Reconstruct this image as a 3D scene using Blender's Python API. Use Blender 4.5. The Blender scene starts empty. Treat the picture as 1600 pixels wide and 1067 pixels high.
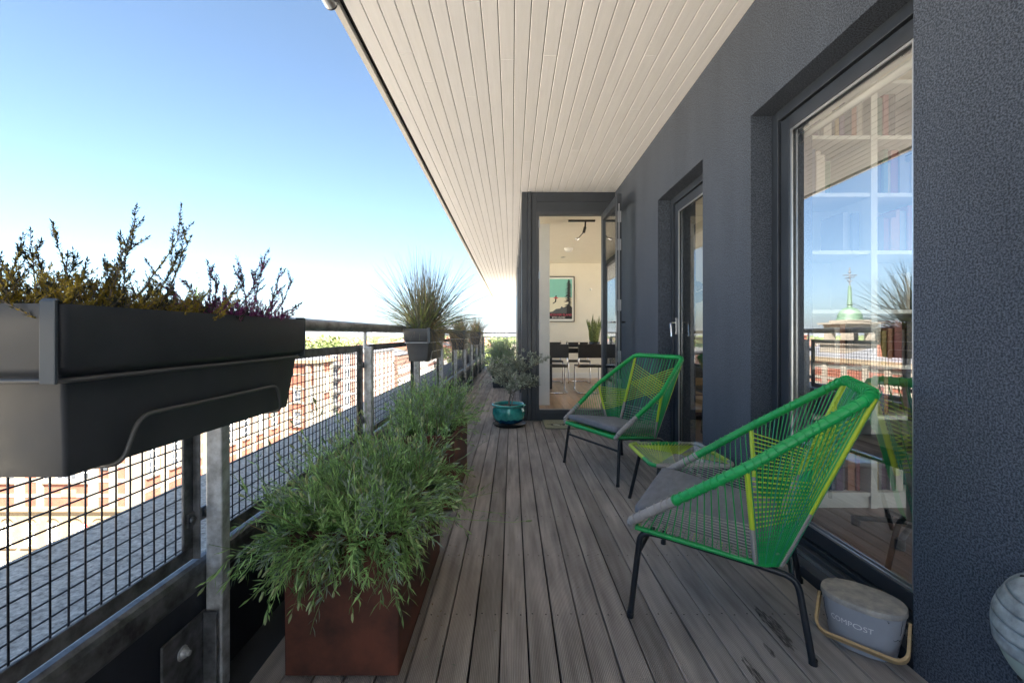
import bpy, math, random
from mathutils import Vector, Matrix, Euler, noise as mnoise
C = bpy.context.scene.collection
R = math.radians
PI = math.pi

# ------------------------------------------------------------------ camera
HC = 1.1
F = 670.0
cam_d = bpy.data.cameras.new('camera')
cam = bpy.data.objects.new('camera', cam_d); C.objects.link(cam)
cam.location = (0, 0, HC); cam.rotation_euler = (R(90), 0, 0)
cam_d.sensor_width = 36; cam_d.lens = 36 * F / 1600
cam_d.shift_x = 0.0; cam_d.shift_y = -11.5 / 1600
cam_d.clip_start = 0.05; cam_d.clip_end = 20000
bpy.context.scene.camera = cam

# ------------------------------------------------------------------ sky + sun
SUN_EL, SUN_AZ = 46.0, 132.0          # azimuth clockwise from +Y
w = bpy.data.worlds.new('World'); bpy.context.scene.world = w; w.use_nodes = True
nt = w.node_tree; nt.nodes.clear()
sky = nt.nodes.new('ShaderNodeTexSky'); sky.sky_type = 'NISHITA'; sky.sun_disc = False
sky.sun_elevation = R(SUN_EL); sky.sun_rotation = R(SUN_AZ)
sky.air_density = 0.6; sky.dust_density = 2.0; sky.ozone_density = 1.2
bg = nt.nodes.new('ShaderNodeBackground'); bg.inputs[1].default_value = 0.05
wo = nt.nodes.new('ShaderNodeOutputWorld')
tn = nt.nodes.new('ShaderNodeVectorMath'); tn.operation = 'MULTIPLY'; tn.inputs[1].default_value = (.80, .86, .80)
nt.links.new(sky.outputs[0], tn.inputs[0]); nt.links.new(tn.outputs[0], bg.inputs[0]); nt.links.new(bg.outputs[0], wo.inputs[0])
sd = bpy.data.lights.new('sun', 'SUN'); sd.energy = 4.6; sd.angle = R(0.5); sd.color = (1.0, 0.93, 0.84)
so = bpy.data.objects.new('sun', sd); C.objects.link(so)
sv = Vector((math.sin(R(SUN_AZ)) * math.cos(R(SUN_EL)), math.cos(R(SUN_AZ)) * math.cos(R(SUN_EL)), math.sin(R(SUN_EL))))
so.rotation_euler = sv.to_track_quat('Z', 'Y').to_euler(); so.location = (30, -30, 40)
vs = bpy.context.scene.view_settings
vs.view_transform = 'Standard'; vs.look = 'None'; vs.exposure = 3.45; vs.gamma = 1.0
cy = bpy.context.scene.cycles
cy.max_bounces = 10; cy.diffuse_bounces = 5; cy.glossy_bounces = 5; cy.transparent_max_bounces = 24
cy.sample_clamp_indirect = 6.0

# ------------------------------------------------------------------ materials
def newmat(name):
    m = bpy.data.materials.new(name); m.use_nodes = True
    n = m.node_tree.nodes; b = n['Principled BSDF']
    return m, n, m.node_tree.links, b

def mat(name, col, rough=.6, metal=0.0, var=.12, vs_=6.0, stretch=(1, 1, 1), bump=0.0, bs=60.0, bd=.002,
        island=0.0, col2=None, spec=.5, coat=0.0, rvar=0.0, transl=0.0, detail=5.0):
    m, n, l, b = newmat(name)
    tc = n.new('ShaderNodeTexCoord'); mp = n.new('ShaderNodeMapping'); mp.inputs['Scale'].default_value = stretch
    l.new(tc.outputs['Object'], mp.inputs[0])
    no = n.new('ShaderNodeTexNoise'); no.inputs['Scale'].default_value = vs_; no.inputs['Detail'].default_value = detail
    no.inputs['Roughness'].default_value = .62
    l.new(mp.outputs[0], no.inputs['Vector'])
    cr = n.new('ShaderNodeValToRGB')
    c0 = tuple(max(0, c * (1 - var)) for c in col); c1 = tuple(min(1, c * (1 + var)) for c in (col2 or col))
    cr.color_ramp.elements[0].position = .33; cr.color_ramp.elements[1].position = .67
    cr.color_ramp.elements[0].color = (*c0, 1); cr.color_ramp.elements[1].color = (*c1, 1)
    l.new(no.outputs[0], cr.inputs[0])
    out = cr.outputs[0]
    if island:
        g = n.new('ShaderNodeNewGeometry'); mr = n.new('ShaderNodeMapRange')
        mr.inputs['To Min'].default_value = 1 - island; mr.inputs['To Max'].default_value = 1 + island
        l.new(g.outputs['Random Per Island'], mr.inputs[0])
        vm = n.new('ShaderNodeVectorMath'); vm.operation = 'SCALE'
        l.new(out, vm.inputs[0]); l.new(mr.outputs[0], vm.inputs['Scale']); out = vm.outputs[0]
    l.new(out, b.inputs['Base Color'])
    b.inputs['Roughness'].default_value = rough; b.inputs['Metallic'].default_value = metal
    b.inputs['Specular IOR Level'].default_value = spec
    if coat: b.inputs['Coat Weight'].default_value = coat; b.inputs['Coat Roughness'].default_value = .06
    if rvar:
        mr2 = n.new('ShaderNodeMapRange'); mr2.inputs['To Min'].default_value = max(.02, rough - rvar); mr2.inputs['To Max'].default_value = min(1, rough + rvar)
        mr2.inputs['From Min'].default_value = .3; mr2.inputs['From Max'].default_value = .7
        l.new(no.outputs[0], mr2.inputs[0]); l.new(mr2.outputs[0], b.inputs['Roughness'])
    if bump:
        n2 = n.new('ShaderNodeTexNoise'); n2.inputs['Scale'].default_value = bs; n2.inputs['Detail'].default_value = 4
        l.new(mp.outputs[0], n2.inputs['Vector'])
        bu = n.new('ShaderNodeBump'); bu.inputs['Strength'].default_value = bump; bu.inputs['Distance'].default_value = bd
        l.new(n2.outputs[0], bu.inputs['Height']); l.new(bu.outputs[0], b.inputs['Normal'])
    if transl:
        o = n['Material Output']; t = n.new('ShaderNodeBsdfTranslucent'); mx = n.new('ShaderNodeMixShader'); mx.inputs[0].default_value = transl
        l.new(out, t.inputs[0]); l.new(b.outputs[0], mx.inputs[1]); l.new(t.outputs[0], mx.inputs[2]); l.new(mx.outputs[0], o.inputs[0])
    return m

def deck_material():
    m, n, l, b = newmat('grooved_decking')
    tc = n.new('ShaderNodeTexCoord'); sx = n.new('ShaderNodeSeparateXYZ'); l.new(tc.outputs['Object'], sx.inputs[0])
    mp = n.new('ShaderNodeMapping'); mp.inputs['Scale'].default_value = (9, .8, 1); l.new(tc.outputs['Object'], mp.inputs[0])
    no = n.new('ShaderNodeTexNoise'); no.inputs['Scale'].default_value = 3; no.inputs['Detail'].default_value = 8; l.new(mp.outputs[0], no.inputs['Vector'])
    cr = n.new('ShaderNodeValToRGB'); e = cr.color_ramp.elements
    e[0].position = .3; e[0].color = (.29, .26, .24, 1); e[1].position = .72; e[1].color = (.56, .51, .475, 1)
    l.new(no.outputs[0], cr.inputs[0])
    # blotchy dirt
    n2 = n.new('ShaderNodeTexNoise'); n2.inputs['Scale'].default_value = 1.6; n2.inputs['Detail'].default_value = 6; l.new(tc.outputs['Object'], n2.inputs['Vector'])
    mr = n.new('ShaderNodeMapRange'); mr.inputs['From Min'].default_value = .3; mr.inputs['From Max'].default_value = .7
    mr.inputs['To Min'].default_value = .78; mr.inputs['To Max'].default_value = 1.18; l.new(n2.outputs[0], mr.inputs[0])
    g = n.new('ShaderNodeNewGeometry'); mr3 = n.new('ShaderNodeMapRange'); mr3.inputs['To Min'].default_value = .8; mr3.inputs['To Max'].default_value = 1.15
    l.new(g.outputs['Random Per Island'], mr3.inputs[0])
    mu = n.new('ShaderNodeMath'); mu.operation = 'MULTIPLY'; l.new(mr.outputs[0], mu.inputs[0]); l.new(mr3.outputs[0], mu.inputs[1])
    # grooves
    a = n.new('ShaderNodeMath'); a.operation = 'MULTIPLY'; a.inputs[1].default_value = 2 * PI / .0057; l.new(sx.outputs[0], a.inputs[0])
    s = n.new('ShaderNodeMath'); s.operation = 'SINE'; l.new(a.outputs[0], s.inputs[0])
    mr4 = n.new('ShaderNodeMapRange'); mr4.inputs['From Min'].default_value = -1; mr4.inputs['From Max'].default_value = -.1
    mr4.inputs['To Min'].default_value = .62; mr4.inputs['To Max'].default_value = 1.0; l.new(s.outputs[0], mr4.inputs[0])
    mu2 = n.new('ShaderNodeMath'); mu2.operation = 'MULTIPLY'; l.new(mu.outputs[0], mu2.inputs[0]); l.new(mr4.outputs[0], mu2.inputs[1])
    vm = n.new('ShaderNodeVectorMath'); vm.operation = 'SCALE'; l.new(cr.outputs[0], vm.inputs[0]); l.new(mu2.outputs[0], vm.inputs['Scale'])
    l.new(vm.outputs[0], b.inputs['Base Color'])
    bu = n.new('ShaderNodeBump'); bu.inputs['Strength'].default_value = .8; bu.inputs['Distance'].default_value = .0013
    l.new(s.outputs[0], bu.inputs['Height']); l.new(bu.outputs[0], b.inputs['Normal'])
    b.inputs['Roughness'].default_value = .62; b.inputs['Specular IOR Level'].default_value = .35
    return m

def stucco_material(name, c0, c1, sc=150, dist=.004):
    m, n, l, b = newmat(name)
    tc = n.new('ShaderNodeTexCoord')
    vo = n.new('ShaderNodeTexNoise'); vo.inputs['Scale'].default_value = sc; vo.inputs['Detail'].default_value = 3; vo.inputs['Roughness'].default_value = .6
    l.new(tc.outputs['Object'], vo.inputs['Vector'])
    cr = n.new('ShaderNodeValToRGB'); e = cr.color_ramp.elements; e[0].position = .40; e[0].color = (*c0, 1); e[1].position = .60; e[1].color = (*c1, 1)
    l.new(vo.outputs[0], cr.inputs[0])
    mp2 = n.new('ShaderNodeMapping'); mp2.inputs['Scale'].default_value = (2.2, 2.2, .5); l.new(tc.outputs['Object'], mp2.inputs[0])
    n2 = n.new('ShaderNodeTexNoise'); n2.inputs['Scale'].default_value = 1.2; n2.inputs['Detail'].default_value = 9; n2.inputs['Roughness'].default_value = .6; l.new(mp2.outputs[0], n2.inputs['Vector'])
    mr = n.new('ShaderNodeMapRange'); mr.inputs['From Min'].default_value = .3; mr.inputs['From Max'].default_value = .7
    mr.inputs['To Min'].default_value = .85; mr.inputs['To Max'].default_value = 1.15; l.new(n2.outputs[0], mr.inputs[0])
    vm = n.new('ShaderNodeVectorMath'); vm.operation = 'SCALE'; l.new(cr.outputs[0], vm.inputs[0]); l.new(mr.outputs[0], vm.inputs['Scale'])
    l.new(vm.outputs[0], b.inputs['Base Color'])
    bu = n.new('ShaderNodeBump'); bu.inputs['Strength'].default_value = 1; bu.inputs['Distance'].default_value = dist
    l.new(vo.outputs[0], bu.inputs['Height']); l.new(bu.outputs[0], b.inputs['Normal'])
    b.inputs['Roughness'].default_value = .75; b.inputs['Specular IOR Level'].default_value = .4
    return m

def glass_material(name, refl=.55, tint=(.93, .97, .96), ior=1.9):
    m, n, l, b = newmat(name); n.remove(b); o = n['Material Output']
    t = n.new('ShaderNodeBsdfTransparent'); t.inputs[0].default_value = (*tint, 1)
    gl = n.new('ShaderNodeBsdfGlossy'); gl.inputs['Roughness'].default_value = 0.0; gl.inputs[0].default_value = (.97, .98, 1, 1)
    # Schlick reflectance, the same from both sides of the pane
    ge = n.new('ShaderNodeNewGeometry'); dp = n.new('ShaderNodeVectorMath'); dp.operation = 'DOT_PRODUCT'
    l.new(ge.outputs['Incoming'], dp.inputs[0]); l.new(ge.outputs['True Normal'], dp.inputs[1])
    ab = n.new('ShaderNodeMath'); ab.operation = 'ABSOLUTE'; l.new(dp.outputs['Value'], ab.inputs[0])
    sb = n.new('ShaderNodeMath'); sb.operation = 'SUBTRACT'; sb.inputs[0].default_value = 1.0; l.new(ab.outputs[0], sb.inputs[1])
    pw_ = n.new('ShaderNodeMath'); pw_.operation = 'POWER'; pw_.inputs[1].default_value = 5.0; l.new(sb.outputs[0], pw_.inputs[0])
    mr = n.new('ShaderNodeMapRange'); mr.inputs['To Max'].default_value = .92; mr.inputs['To Min'].default_value = refl
    l.new(pw_.outputs[0], mr.inputs[0])
    mx = n.new('ShaderNodeMixShader'); l.new(mr.outputs[0], mx.inputs[0]); l.new(t.outputs[0], mx.inputs[1]); l.new(gl.outputs[0], mx.inputs[2])
    l.new(mx.outputs[0], o.inputs[0]); return m

def brick_material(name, c1, c2, mortar, sc=1.0):
    m, n, l, b = newmat(name)
    tc = n.new('ShaderNodeTexCoord'); sx = n.new('ShaderNodeSeparateXYZ'); l.new(tc.outputs['Object'], sx.inputs[0])
    ad = n.new('ShaderNodeMath'); ad.operation = 'ADD'; l.new(sx.outputs[0], ad.inputs[0]); l.new(sx.outputs[1], ad.inputs[1])
    cb = n.new('ShaderNodeCombineXYZ'); l.new(ad.outputs[0], cb.inputs[0]); l.new(sx.outputs[2], cb.inputs[1])
    br = n.new('ShaderNodeTexBrick'); br.inputs['Scale'].default_value = 1.0 / sc
    br.inputs['Color1'].default_value = (*c1, 1); br.inputs['Color2'].default_value = (*c2, 1); br.inputs['Mortar'].default_value = (*mortar, 1)
    br.inputs['Brick Width'].default_value = .23; br.inputs['Row Height'].default_value = .075; br.inputs['Mortar Size'].default_value = .008
    l.new(cb.outputs[0], br.inputs['Vector'])
    no = n.new('ShaderNodeTexNoise'); no.inputs['Scale'].default_value = .8; no.inputs['Detail'].default_value = 8; l.new(tc.outputs['Object'], no.inputs['Vector'])
    mr = n.new('ShaderNodeMapRange'); mr.inputs['From Min'].default_value = .3; mr.inputs['From Max'].default_value = .7
    mr.inputs['To Min'].default_value = .7; mr.inputs['To Max'].default_value = 1.2; l.new(no.outputs[0], mr.inputs[0])
    vm = n.new('ShaderNodeVectorMath'); vm.operation = 'SCALE'; l.new(br.outputs[0], vm.inputs[0]); l.new(mr.outputs[0], vm.inputs['Scale'])
    l.new(vm.outputs[0], b.inputs['Base Color']); b.inputs['Roughness'].default_value = .85
    return m

M = {}
M['deck'] = deck_material()
M['dark_void'] = mat('dark_underside', (.012, .012, .014), .9)
M['soffit'] = mat('white_stained_boards', (.90, .895, .905), .55, var=.03, vs_=3, stretch=(14, 1, 1), island=.03, bump=.25, bs=90)
M['soffit_trim'] = mat('pale_metal_trim', (.72, .70, .66), .4, var=.05)
M['stucco'] = stucco_material('blue_grey_stucco', (.026, .035, .052), (.112, .134, .178), 180, .006)
M['frame'] = mat('dark_aluminium', (.034, .042, .056), .38, var=.12, bump=.05, bs=300, rvar=.08)
M['frame2'] = mat('graphite_panel', (.05, .056, .068), .42, var=.1)
M['seal'] = mat('bare_aluminium_strip', (.55, .57, .6), .3, metal=.9, var=.06)
M['glass'] = glass_material('window_glass', .40)
M['glass_soft'] = glass_material('untinted_window_glass', .14)
M['clear_glass'] = glass_material('clear_door_glass', .05, (.96, .98, .97), 1.45)
M['galv'] = mat('galvanised_steel', (.36, .38, .41), .45, metal=.25, var=.22, vs_=26, col2=(.52, .55, .59), rvar=.12, bump=.1, bs=120)
M['galv_dark'] = mat('weathered_galvanised_steel', (.12, .13, .145), .5, metal=.6, var=.35, vs_=18, col2=(.2, .21, .23), rvar=.12)
M['wire'] = mat('dark_mesh_wire', (.055, .06, .075), .45, metal=.5, var=.25, vs_=40)
M['rail'] = mat('weathered_steel_tube', (.22, .225, .235), .42, metal=.7, var=.4, vs_=16, col2=(.36, .36, .37), rvar=.14, bump=.12, bs=90, stretch=(1, .5, 1))
M['panel_dark'] = mat('navy_cladding', (.022, .028, .042), .6, var=.2)
M['felt'] = mat('grey_mineral_coping', (.30, .30, .29), .9, var=.3, vs_=70, col2=(.47, .475, .46), bump=.6, bs=140, bd=.006, detail=12)
M['plastic'] = mat('anthracite_plastic', (.046, .052, .064), .42, var=.2, vs_=9, bump=.12, bs=400, bd=.0006, rvar=.12, detail=10)
M['strap'] = mat('grey_plastic_clip', (.055, .07, .09), .4)
M['bracket'] = mat('white_coated_wire', (.5, .52, .55), .35, metal=.3, var=.1)
M['bracket_dark'] = mat('grey_coated_wire', (.12, .125, .135), .4, metal=.3, var=.1)
M['soil'] = mat('potting_soil', (.04, .028, .02), .95, var=.5, vs_=60, bump=1, bs=90, bd=.01)
M['corten'] = mat('rusty_steel', (.060, .024, .016), .72, var=.3, vs_=7, col2=(.125, .040, .024), bump=.4, bs=60, bd=.001, detail=9, rvar=.1)
M['rust_tile'] = mat('rusty_orange_rim', (.28, .09, .04), .8, var=.3, vs_=20)
M['leaf'] = mat('fresh_green_leaf', (.17, .34, .09), .45, var=.22, vs_=8, island=.55, transl=.3, col2=(.31, .47, .18))
M['leaf_silver'] = mat('silver_green_leaf', (.26, .34, .26), .55, var=.2, vs_=8, island=.35, transl=.2)
M['leaf_dry'] = mat('dry_stem', (.26, .19, .10), .7, var=.3, island=.3)
M['bud'] = mat('pale_flower_bud', (.30, .36, .17), .6, var=.2, island=.3)
M['olive'] = mat('olive_leaf', (.27, .31, .22), .5, var=.25, vs_=8, island=.45, col2=(.42, .46, .38), transl=.15)
M['bark'] = mat('grey_bark', (.20, .17, .14), .85, var=.3, vs_=40, bump=.6, bs=80)
M['heather'] = mat('yellow_heather_needles', (.42, .31, .04), .6, var=.3, vs_=20, island=.5, transl=.1)
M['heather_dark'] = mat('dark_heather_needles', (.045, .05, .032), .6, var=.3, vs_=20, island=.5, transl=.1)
M['heather_purple'] = mat('purple_heather_flowers', (.34, .06, .22), .6, var=.3, vs_=20, island=.5, transl=.1)
M['grass_green'] = mat('sedge_blade_green', (.24, .29, .075), .5, var=.3, vs_=9, island=.45, transl=.25)
M['grass_grey'] = mat('sedge_blade_grey', (.14, .14, .10), .5, var=.3, vs_=9, island=.5, transl=.1)
M['grass_dry'] = mat('sedge_blade_straw', (.36, .27, .14), .6, var=.3, vs_=9, island=.4, transl=.2)
M['teal'] = mat('turquoise_glaze', (.015, .23, .22), .12, var=.35, vs_=7, col2=(.04, .36, .32), coat=.6, detail=8)
M['teal_blue'] = mat('deep_blue_glaze', (.008, .03, .15), .12, var=.5, vs_=14, col2=(.01, .09, .17), coat=.6)
M['black_plastic'] = mat('black_plastic', (.02, .02, .022), .45)
M['rope_green'] = mat('green_plastic_cord', (.014, .37, .095), .33, var=.08, island=.08, bump=.05)
M['rope_teal'] = mat('teal_green_cord', (.03, .33, .19), .33, var=.08, island=.12)
M['rope_yellow'] = mat('lime_plastic_cord', (.50, .66, .05), .35, var=.08, island=.1)
M['rope_grey'] = mat('warm_grey_cord', (.34, .32, .31), .5, var=.1, island=.1)
M['cushion'] = mat('grey_cushion_fabric', (.185, .195, .225), .9, var=.12, vs_=14, bump=.7, bs=8, bd=.012, stretch=(1, 3, 1))
M['leg'] = mat('black_coated_tube', (.013, .017, .024), .38, var=.1)
M['concrete_grey'] = mat('matt_grey_enamel', (.33, .35, .40), .55, var=.07, vs_=9)
M['lid_grey'] = mat('dusty_grey_lid', (.34, .33, .325), .8, var=.16, vs_=26, col2=(.42, .39, .355))
M['bamboo'] = mat('bamboo_wood', (.50, .34, .17), .5, var=.18, vs_=6, stretch=(1, 1, 12))
M['white'] = mat('white_paint', (.78, .77, .74), .5, var=.03)
M['white_text'] = mat('white_print', (.8, .8, .8), .6, var=.02)
M['crack'] = mat('hairline_crack', (.03, .03, .035), .8)
M['cream_wall'] = mat('cream_plaster', (.80, .76, .66), .8, var=.03, vs_=2)
M['room_ceiling'] = mat('cream_ceiling', (.82, .77, .66), .8, var=.02)
M['oak_floor'] = mat('oak_floor_boards', (.36, .22, .12), .28, var=.2, vs_=3, stretch=(9, 1, 1), island=.2)
M['walnut_floor'] = mat('dark_wood_floor', (.13, .06, .035), .3, var=.3, vs_=3, stretch=(9, 1, 1), island=.25)
M['leather'] = mat('black_leather', (.013, .013, .015), .35, var=.15, bump=.2, bs=200)
M['chrome'] = mat('chrome', (.75, .75, .77), .12, metal=1.0, var=.02)
M['black'] = mat('black_lacquer', (.014, .014, .016), .3)
M['poster_white'] = mat('poster_paper', (.85, .84, .8), .6, var=.02)
M['poster_sky'] = mat('poster_mint', (.26, .62, .55), .6, var=.06, vs_=2)
M['poster_cream'] = mat('poster_cream', (.80, .76, .60), .6, var=.03)
M['poster_dark'] = mat('poster_charcoal', (.02, .022, .026), .6)
M['poster_grey'] = mat('poster_slate', (.10, .115, .125), .6)
M['poster_red'] = mat('poster_red', (.65, .05, .06), .6)
M['poster_pink'] = mat('poster_pink', (.7, .10, .16), .6)
M['snake'] = mat('snake_plant_leaf', (.06, .12, .035), .45, var=.45, vs_=26, stretch=(1, 1, 2), col2=(.22, .26, .09), island=.2)
M['mat_beige'] = mat('doormat_fibre', (.30, .31, .22), .95, var=.2, vs_=60, bump=1, bs=400, bd=.003)
M['mat_dark'] = mat('doormat_dark_print', (.035, .045, .05), .95, var=.2, vs_=60)
M['mat_pale'] = mat('doormat_pale_print', (.52, .54, .42), .95, var=.2, vs_=60)
M['shelf'] = mat('white_shelf_board', (.74, .76, .74), .5, var=.03)
M['cushion_blue'] = mat('pale_blue_cotton', (.42, .6, .66), .9, var=.15, vs_=20)
M['lamp_grey'] = mat('weathered_grey_cast_metal', (.27, .29, .30), .6, var=.22, vs_=22, bump=.3, bs=80, col2=(.36, .39, .41))
M['lamp_glass'] = mat('frosted_lamp_glass', (.46, .55, .50), .25, var=.08)
M['wet'] = mat('damp_stain', (.045, .042, .045), .4, var=.3, vs_=60)
_m = M['wet'].node_tree; _n = _m.nodes; _tc = _n.new('ShaderNodeTexCoord'); _mp = _n.new('ShaderNodeMapping'); _mp.inputs['Scale'].default_value = (3, .5, 1)
_no = _n.new('ShaderNodeTexNoise'); _no.inputs['Scale'].default_value = 55; _no.inputs['Detail'].default_value = 6
_m.links.new(_tc.outputs['Object'], _mp.inputs[0]); _m.links.new(_mp.outputs[0], _no.inputs['Vector'])
_r = _n.new('ShaderNodeMapRange'); _r.inputs['From Min'].default_value = .38; _r.inputs['From Max'].default_value = .56; _r.inputs['To Min'].default_value = .05; _r.inputs['To Max'].default_value = .6
_m.links.new(_no.outputs[0], _r.inputs[0]); _m.links.new(_r.outputs[0], _n['Principled BSDF'].inputs['Alpha'])
# city
M['brick'] = brick_material('orange_red_brick', (.215, .050, .022), (.165, .037, .017), (.20, .145, .11))
M['brick_brown'] = brick_material('brown_brick', (.17, .08, .055), (.22, .11, .08), (.3, .25, .2))
M['brick_pale'] = brick_material('buff_brick', (.22, .145, .10), (.18, .11, .08), (.22, .17, .14))
M['stone'] = mat('pale_sandstone', (.19, .145, .09), .85, var=.14, vs_=1.2, bump=.2, bs=8, bd=.02, detail=9)
M['stone_white'] = mat('white_portland_stone', (.20, .175, .14), .8, var=.12, vs_=1.5, detail=9)
M['copper'] = mat('green_copper', (.07, .125, .085), .6, var=.2, vs_=2)
M['slate'] = mat('grey_slate_roof', (.14, .145, .16), .7, var=.2, vs_=2, detail=9)
M['tile'] = mat('red_clay_tiles', (.30, .13, .08), .8, var=.3, vs_=2, detail=9)
M['far_glass'] = mat('dark_window_glass', (.05, .06, .075), .15, var=.3, vs_=.8)
M['teal_glass'] = mat('greenish_window_glass', (.16, .30, .28), .2, var=.3, vs_=.8)
M['render_white'] = mat('white_render', (.33, .32, .31), .7, var=.08, vs_=.8)
M['brown_panel'] = mat('brown_cladding_panel', (.20, .12, .095), .6, var=.15, vs_=.6)
M['asphalt'] = mat('asphalt', (.055, .055, .058), .9, var=.2, vs_=.6, detail=9)
M['paving'] = mat('pale_paving', (.30, .27, .23), .9, var=.15, vs_=1.0, detail=9)
M['ground'] = mat('city_ground', (.26, .25, .19), .95, var=.3, vs_=.03, col2=(.40, .35, .28), detail=12)
M['line'] = mat('road_paint', (.75, .74, .68), .8, var=.1)
M['yellow_line'] = mat('yellow_road_paint', (.72, .50, .05), .8, var=.1)
M['tree_leaf'] = mat('city_tree_leaf', (.13, .17, .045), .7, var=.35, vs_=.6, island=.45, transl=.2)
M['sign_red'] = mat('red_sign_ring', (.6, .03, .03), .4)
M['tower_far'] = mat('distant_concrete', (.42, .42, .42), .8, var=.1, vs_=.1)
M['rooflight_white'] = mat('far_white_wall', (.6, .57, .52), .8, var=.1, vs_=.2)
BOOKC = [(.22, .03, .03), (.03, .07, .16), (.5, .48, .42), (.03, .03, .035), (.34, .25, .06), (.05, .14, .09), (.22, .22, .24), (.34, .13, .06), (.10, .05, .13), (.6, .58, .54)]
M['books'] = [mat('book_cover_cloth', c, .55, var=.1) for c in BOOKC]

# ------------------------------------------------------------------ mesh builder
class MB:
    def __init__(s): s.v = []; s.f = []; s.m = []
    def add(s, vs, fs, mi=0):
        o = len(s.v); s.v.extend([tuple(p) for p in vs]); s.f.extend([tuple(i + o for i in f) for f in fs]); s.m.extend([mi] * len(fs))
    def box(s, x0, x1, y0, y1, z0, z1, mi=0):
        s.add([(x0, y0, z0), (x1, y0, z0), (x1, y1, z0), (x0, y1, z0), (x0, y0, z1), (x1, y0, z1), (x1, y1, z1), (x0, y1, z1)],
              [(0, 3, 2, 1), (4, 5, 6, 7), (0, 1, 5, 4), (1, 2, 6, 5), (2, 3, 7, 6), (3, 0, 4, 7)], mi)
    def obox(s, c, ax, ay, az, mi=0):
        c, ax, ay, az = Vector(c), Vector(ax), Vector(ay), Vector(az)
        P = [c + a * ax + b * ay + d * az for d in (-1, 1) for a, b in ((-1, -1), (1, -1), (1, 1), (-1, 1))]
        s.add(P, [(0, 3, 2, 1), (4, 5, 6, 7), (0, 1, 5, 4), (1, 2, 6, 5), (2, 3, 7, 6), (3, 0, 4, 7)], mi)
    def tube(s, pts, r, n=8, closed=False, mi=0, caps=True):
        pts = [Vector(p) for p in pts]; k = len(pts)
        rs = r if isinstance(r, (list, tuple)) else [r] * k
        ms = mi if isinstance(mi, (list, tuple)) else None
        o = len(s.v); prev = None
        for i, p in enumerate(pts):
            if closed: t = pts[(i + 1) % k] - pts[i - 1]
            else: t = pts[min(i + 1, k - 1)] - pts[max(i - 1, 0)]
            if t.length < 1e-9: t = Vector((0, 0, 1))
            t.normalize()
            if prev is None:
                a = Vector((0, 0, 1)) if abs(t.z) < .9 else Vector((1, 0, 0)); u = t.cross(a).normalized()
            else:
                u = prev - t * prev.dot(t)
                u = u.normalized() if u.length > 1e-6 else t.orthogonal().normalized()
            prev = u; w_ = t.cross(u)
            for j in range(n):
                an = 2 * PI * j / n; s.v.append(tuple(p + (u * math.cos(an) + w_ * math.sin(an)) * rs[i]))
        for i in range(k if closed else k - 1):
            for j in range(n):
                a = o + i * n + j; b = o + i * n + (j + 1) % n; i2 = (i + 1) % k
                s.f.append((a, b, o + i2 * n + (j + 1) % n, o + i2 * n + j)); s.m.append(ms[i] if ms else (mi if not ms else 0))
        if not closed and caps:
            s.f.append(tuple(o + j for j in range(n))[::-1]); s.m.append(ms[0] if ms else mi)
            s.f.append(tuple(o + (k - 1) * n + j for j in range(n))); s.m.append(ms[-1] if ms else mi)
    def loft(s, loops, bottom=True, top=True, mi=0):
        o = len(s.v); n = len(loops[0])
        for L in loops: s.v.extend([tuple(p) for p in L])
        for i in range(len(loops) - 1):
            for j in range(n):
                s.f.append((o + i * n + j, o + i * n + (j + 1) % n, o + (i + 1) * n + (j + 1) % n, o + (i + 1) * n + j)); s.m.append(mi[i] if isinstance(mi, list) else mi)
        if bottom: s.f.append(tuple(o + j for j in range(n))[::-1]); s.m.append(mi[0] if isinstance(mi, list) else mi)
        if top: s.f.append(tuple(o + (len(loops) - 1) * n + j for j in range(n))); s.m.append(mi[-1] if isinstance(mi, list) else mi)
    def lathe(s, prof, c=(0, 0, 0), n=40, mi=0, bottom=False, top=False):
        s.loft([[(c[0] + r * math.cos(2 * PI * j / n), c[1] + r * math.sin(2 * PI * j / n), c[2] + z) for j in range(n)] for r, z in prof], bottom, top, mi)
    def blade(s, pts, w, side, mi=0):
        """leaf ribbon along pts with widths w"""
        o = len(s.v); side = Vector(side)
        for p, ww in zip(pts, w):
            s.v.append(tuple(Vector(p) - side * ww)); s.v.append(tuple(Vector(p) + side * ww))
        for i in range(len(pts) - 1):
            s.f.append((o + 2 * i, o + 2 * i + 1, o + 2 * i + 3, o + 2 * i + 2)); s.m.append(mi)
    def leaf(s, p, d, L, w, up, mi=0):
        """folded leaf: 2 quads sharing a midrib"""
        p = Vector(p); d = Vector(d).normalized(); sd = d.cross(Vector(up))
        if sd.length < 1e-4: sd = d.orthogonal()
        sd.normalize(); nn = sd.cross(d)
        m_ = p + d * L * .5 - nn * w * .25; t = p + d * L - nn * L * .10
        s.add([p, m_ + sd * w + nn * w * .35, t, m_ - sd * w + nn * w * .35, m_], [(0, 1, 4), (1, 2, 4), (0, 4, 3), (4, 2, 3)], mi)
    def build(s, name, mats, parent=None, smooth=False, bevel=0.0, bseg=2, angle=None):
        me = bpy.data.meshes.new(name)
        off = Vector((0, 0, 0))
        if parent is not None and parent.get('_w') is not None:
            off = Vector(parent['_w'])
        me.from_pydata([tuple(Vector(p) - off) for p in s.v] if off.length else s.v, [], s.f); me.update()
        if not isinstance(mats, (list, tuple)): mats = [mats]
        for m in mats: me.materials.append(m)
        if len(mats) > 1: me.polygons.foreach_set('material_index', s.m)
        if smooth: me.polygons.foreach_set('use_smooth', [True] * len(me.polygons))
        if angle is not None: me.set_sharp_from_angle(angle=R(angle))
        o = bpy.data.objects.new(name, me); C.objects.link(o)
        if parent is not None:
            o.parent = parent; o['_w'] = tuple(off)
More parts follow.
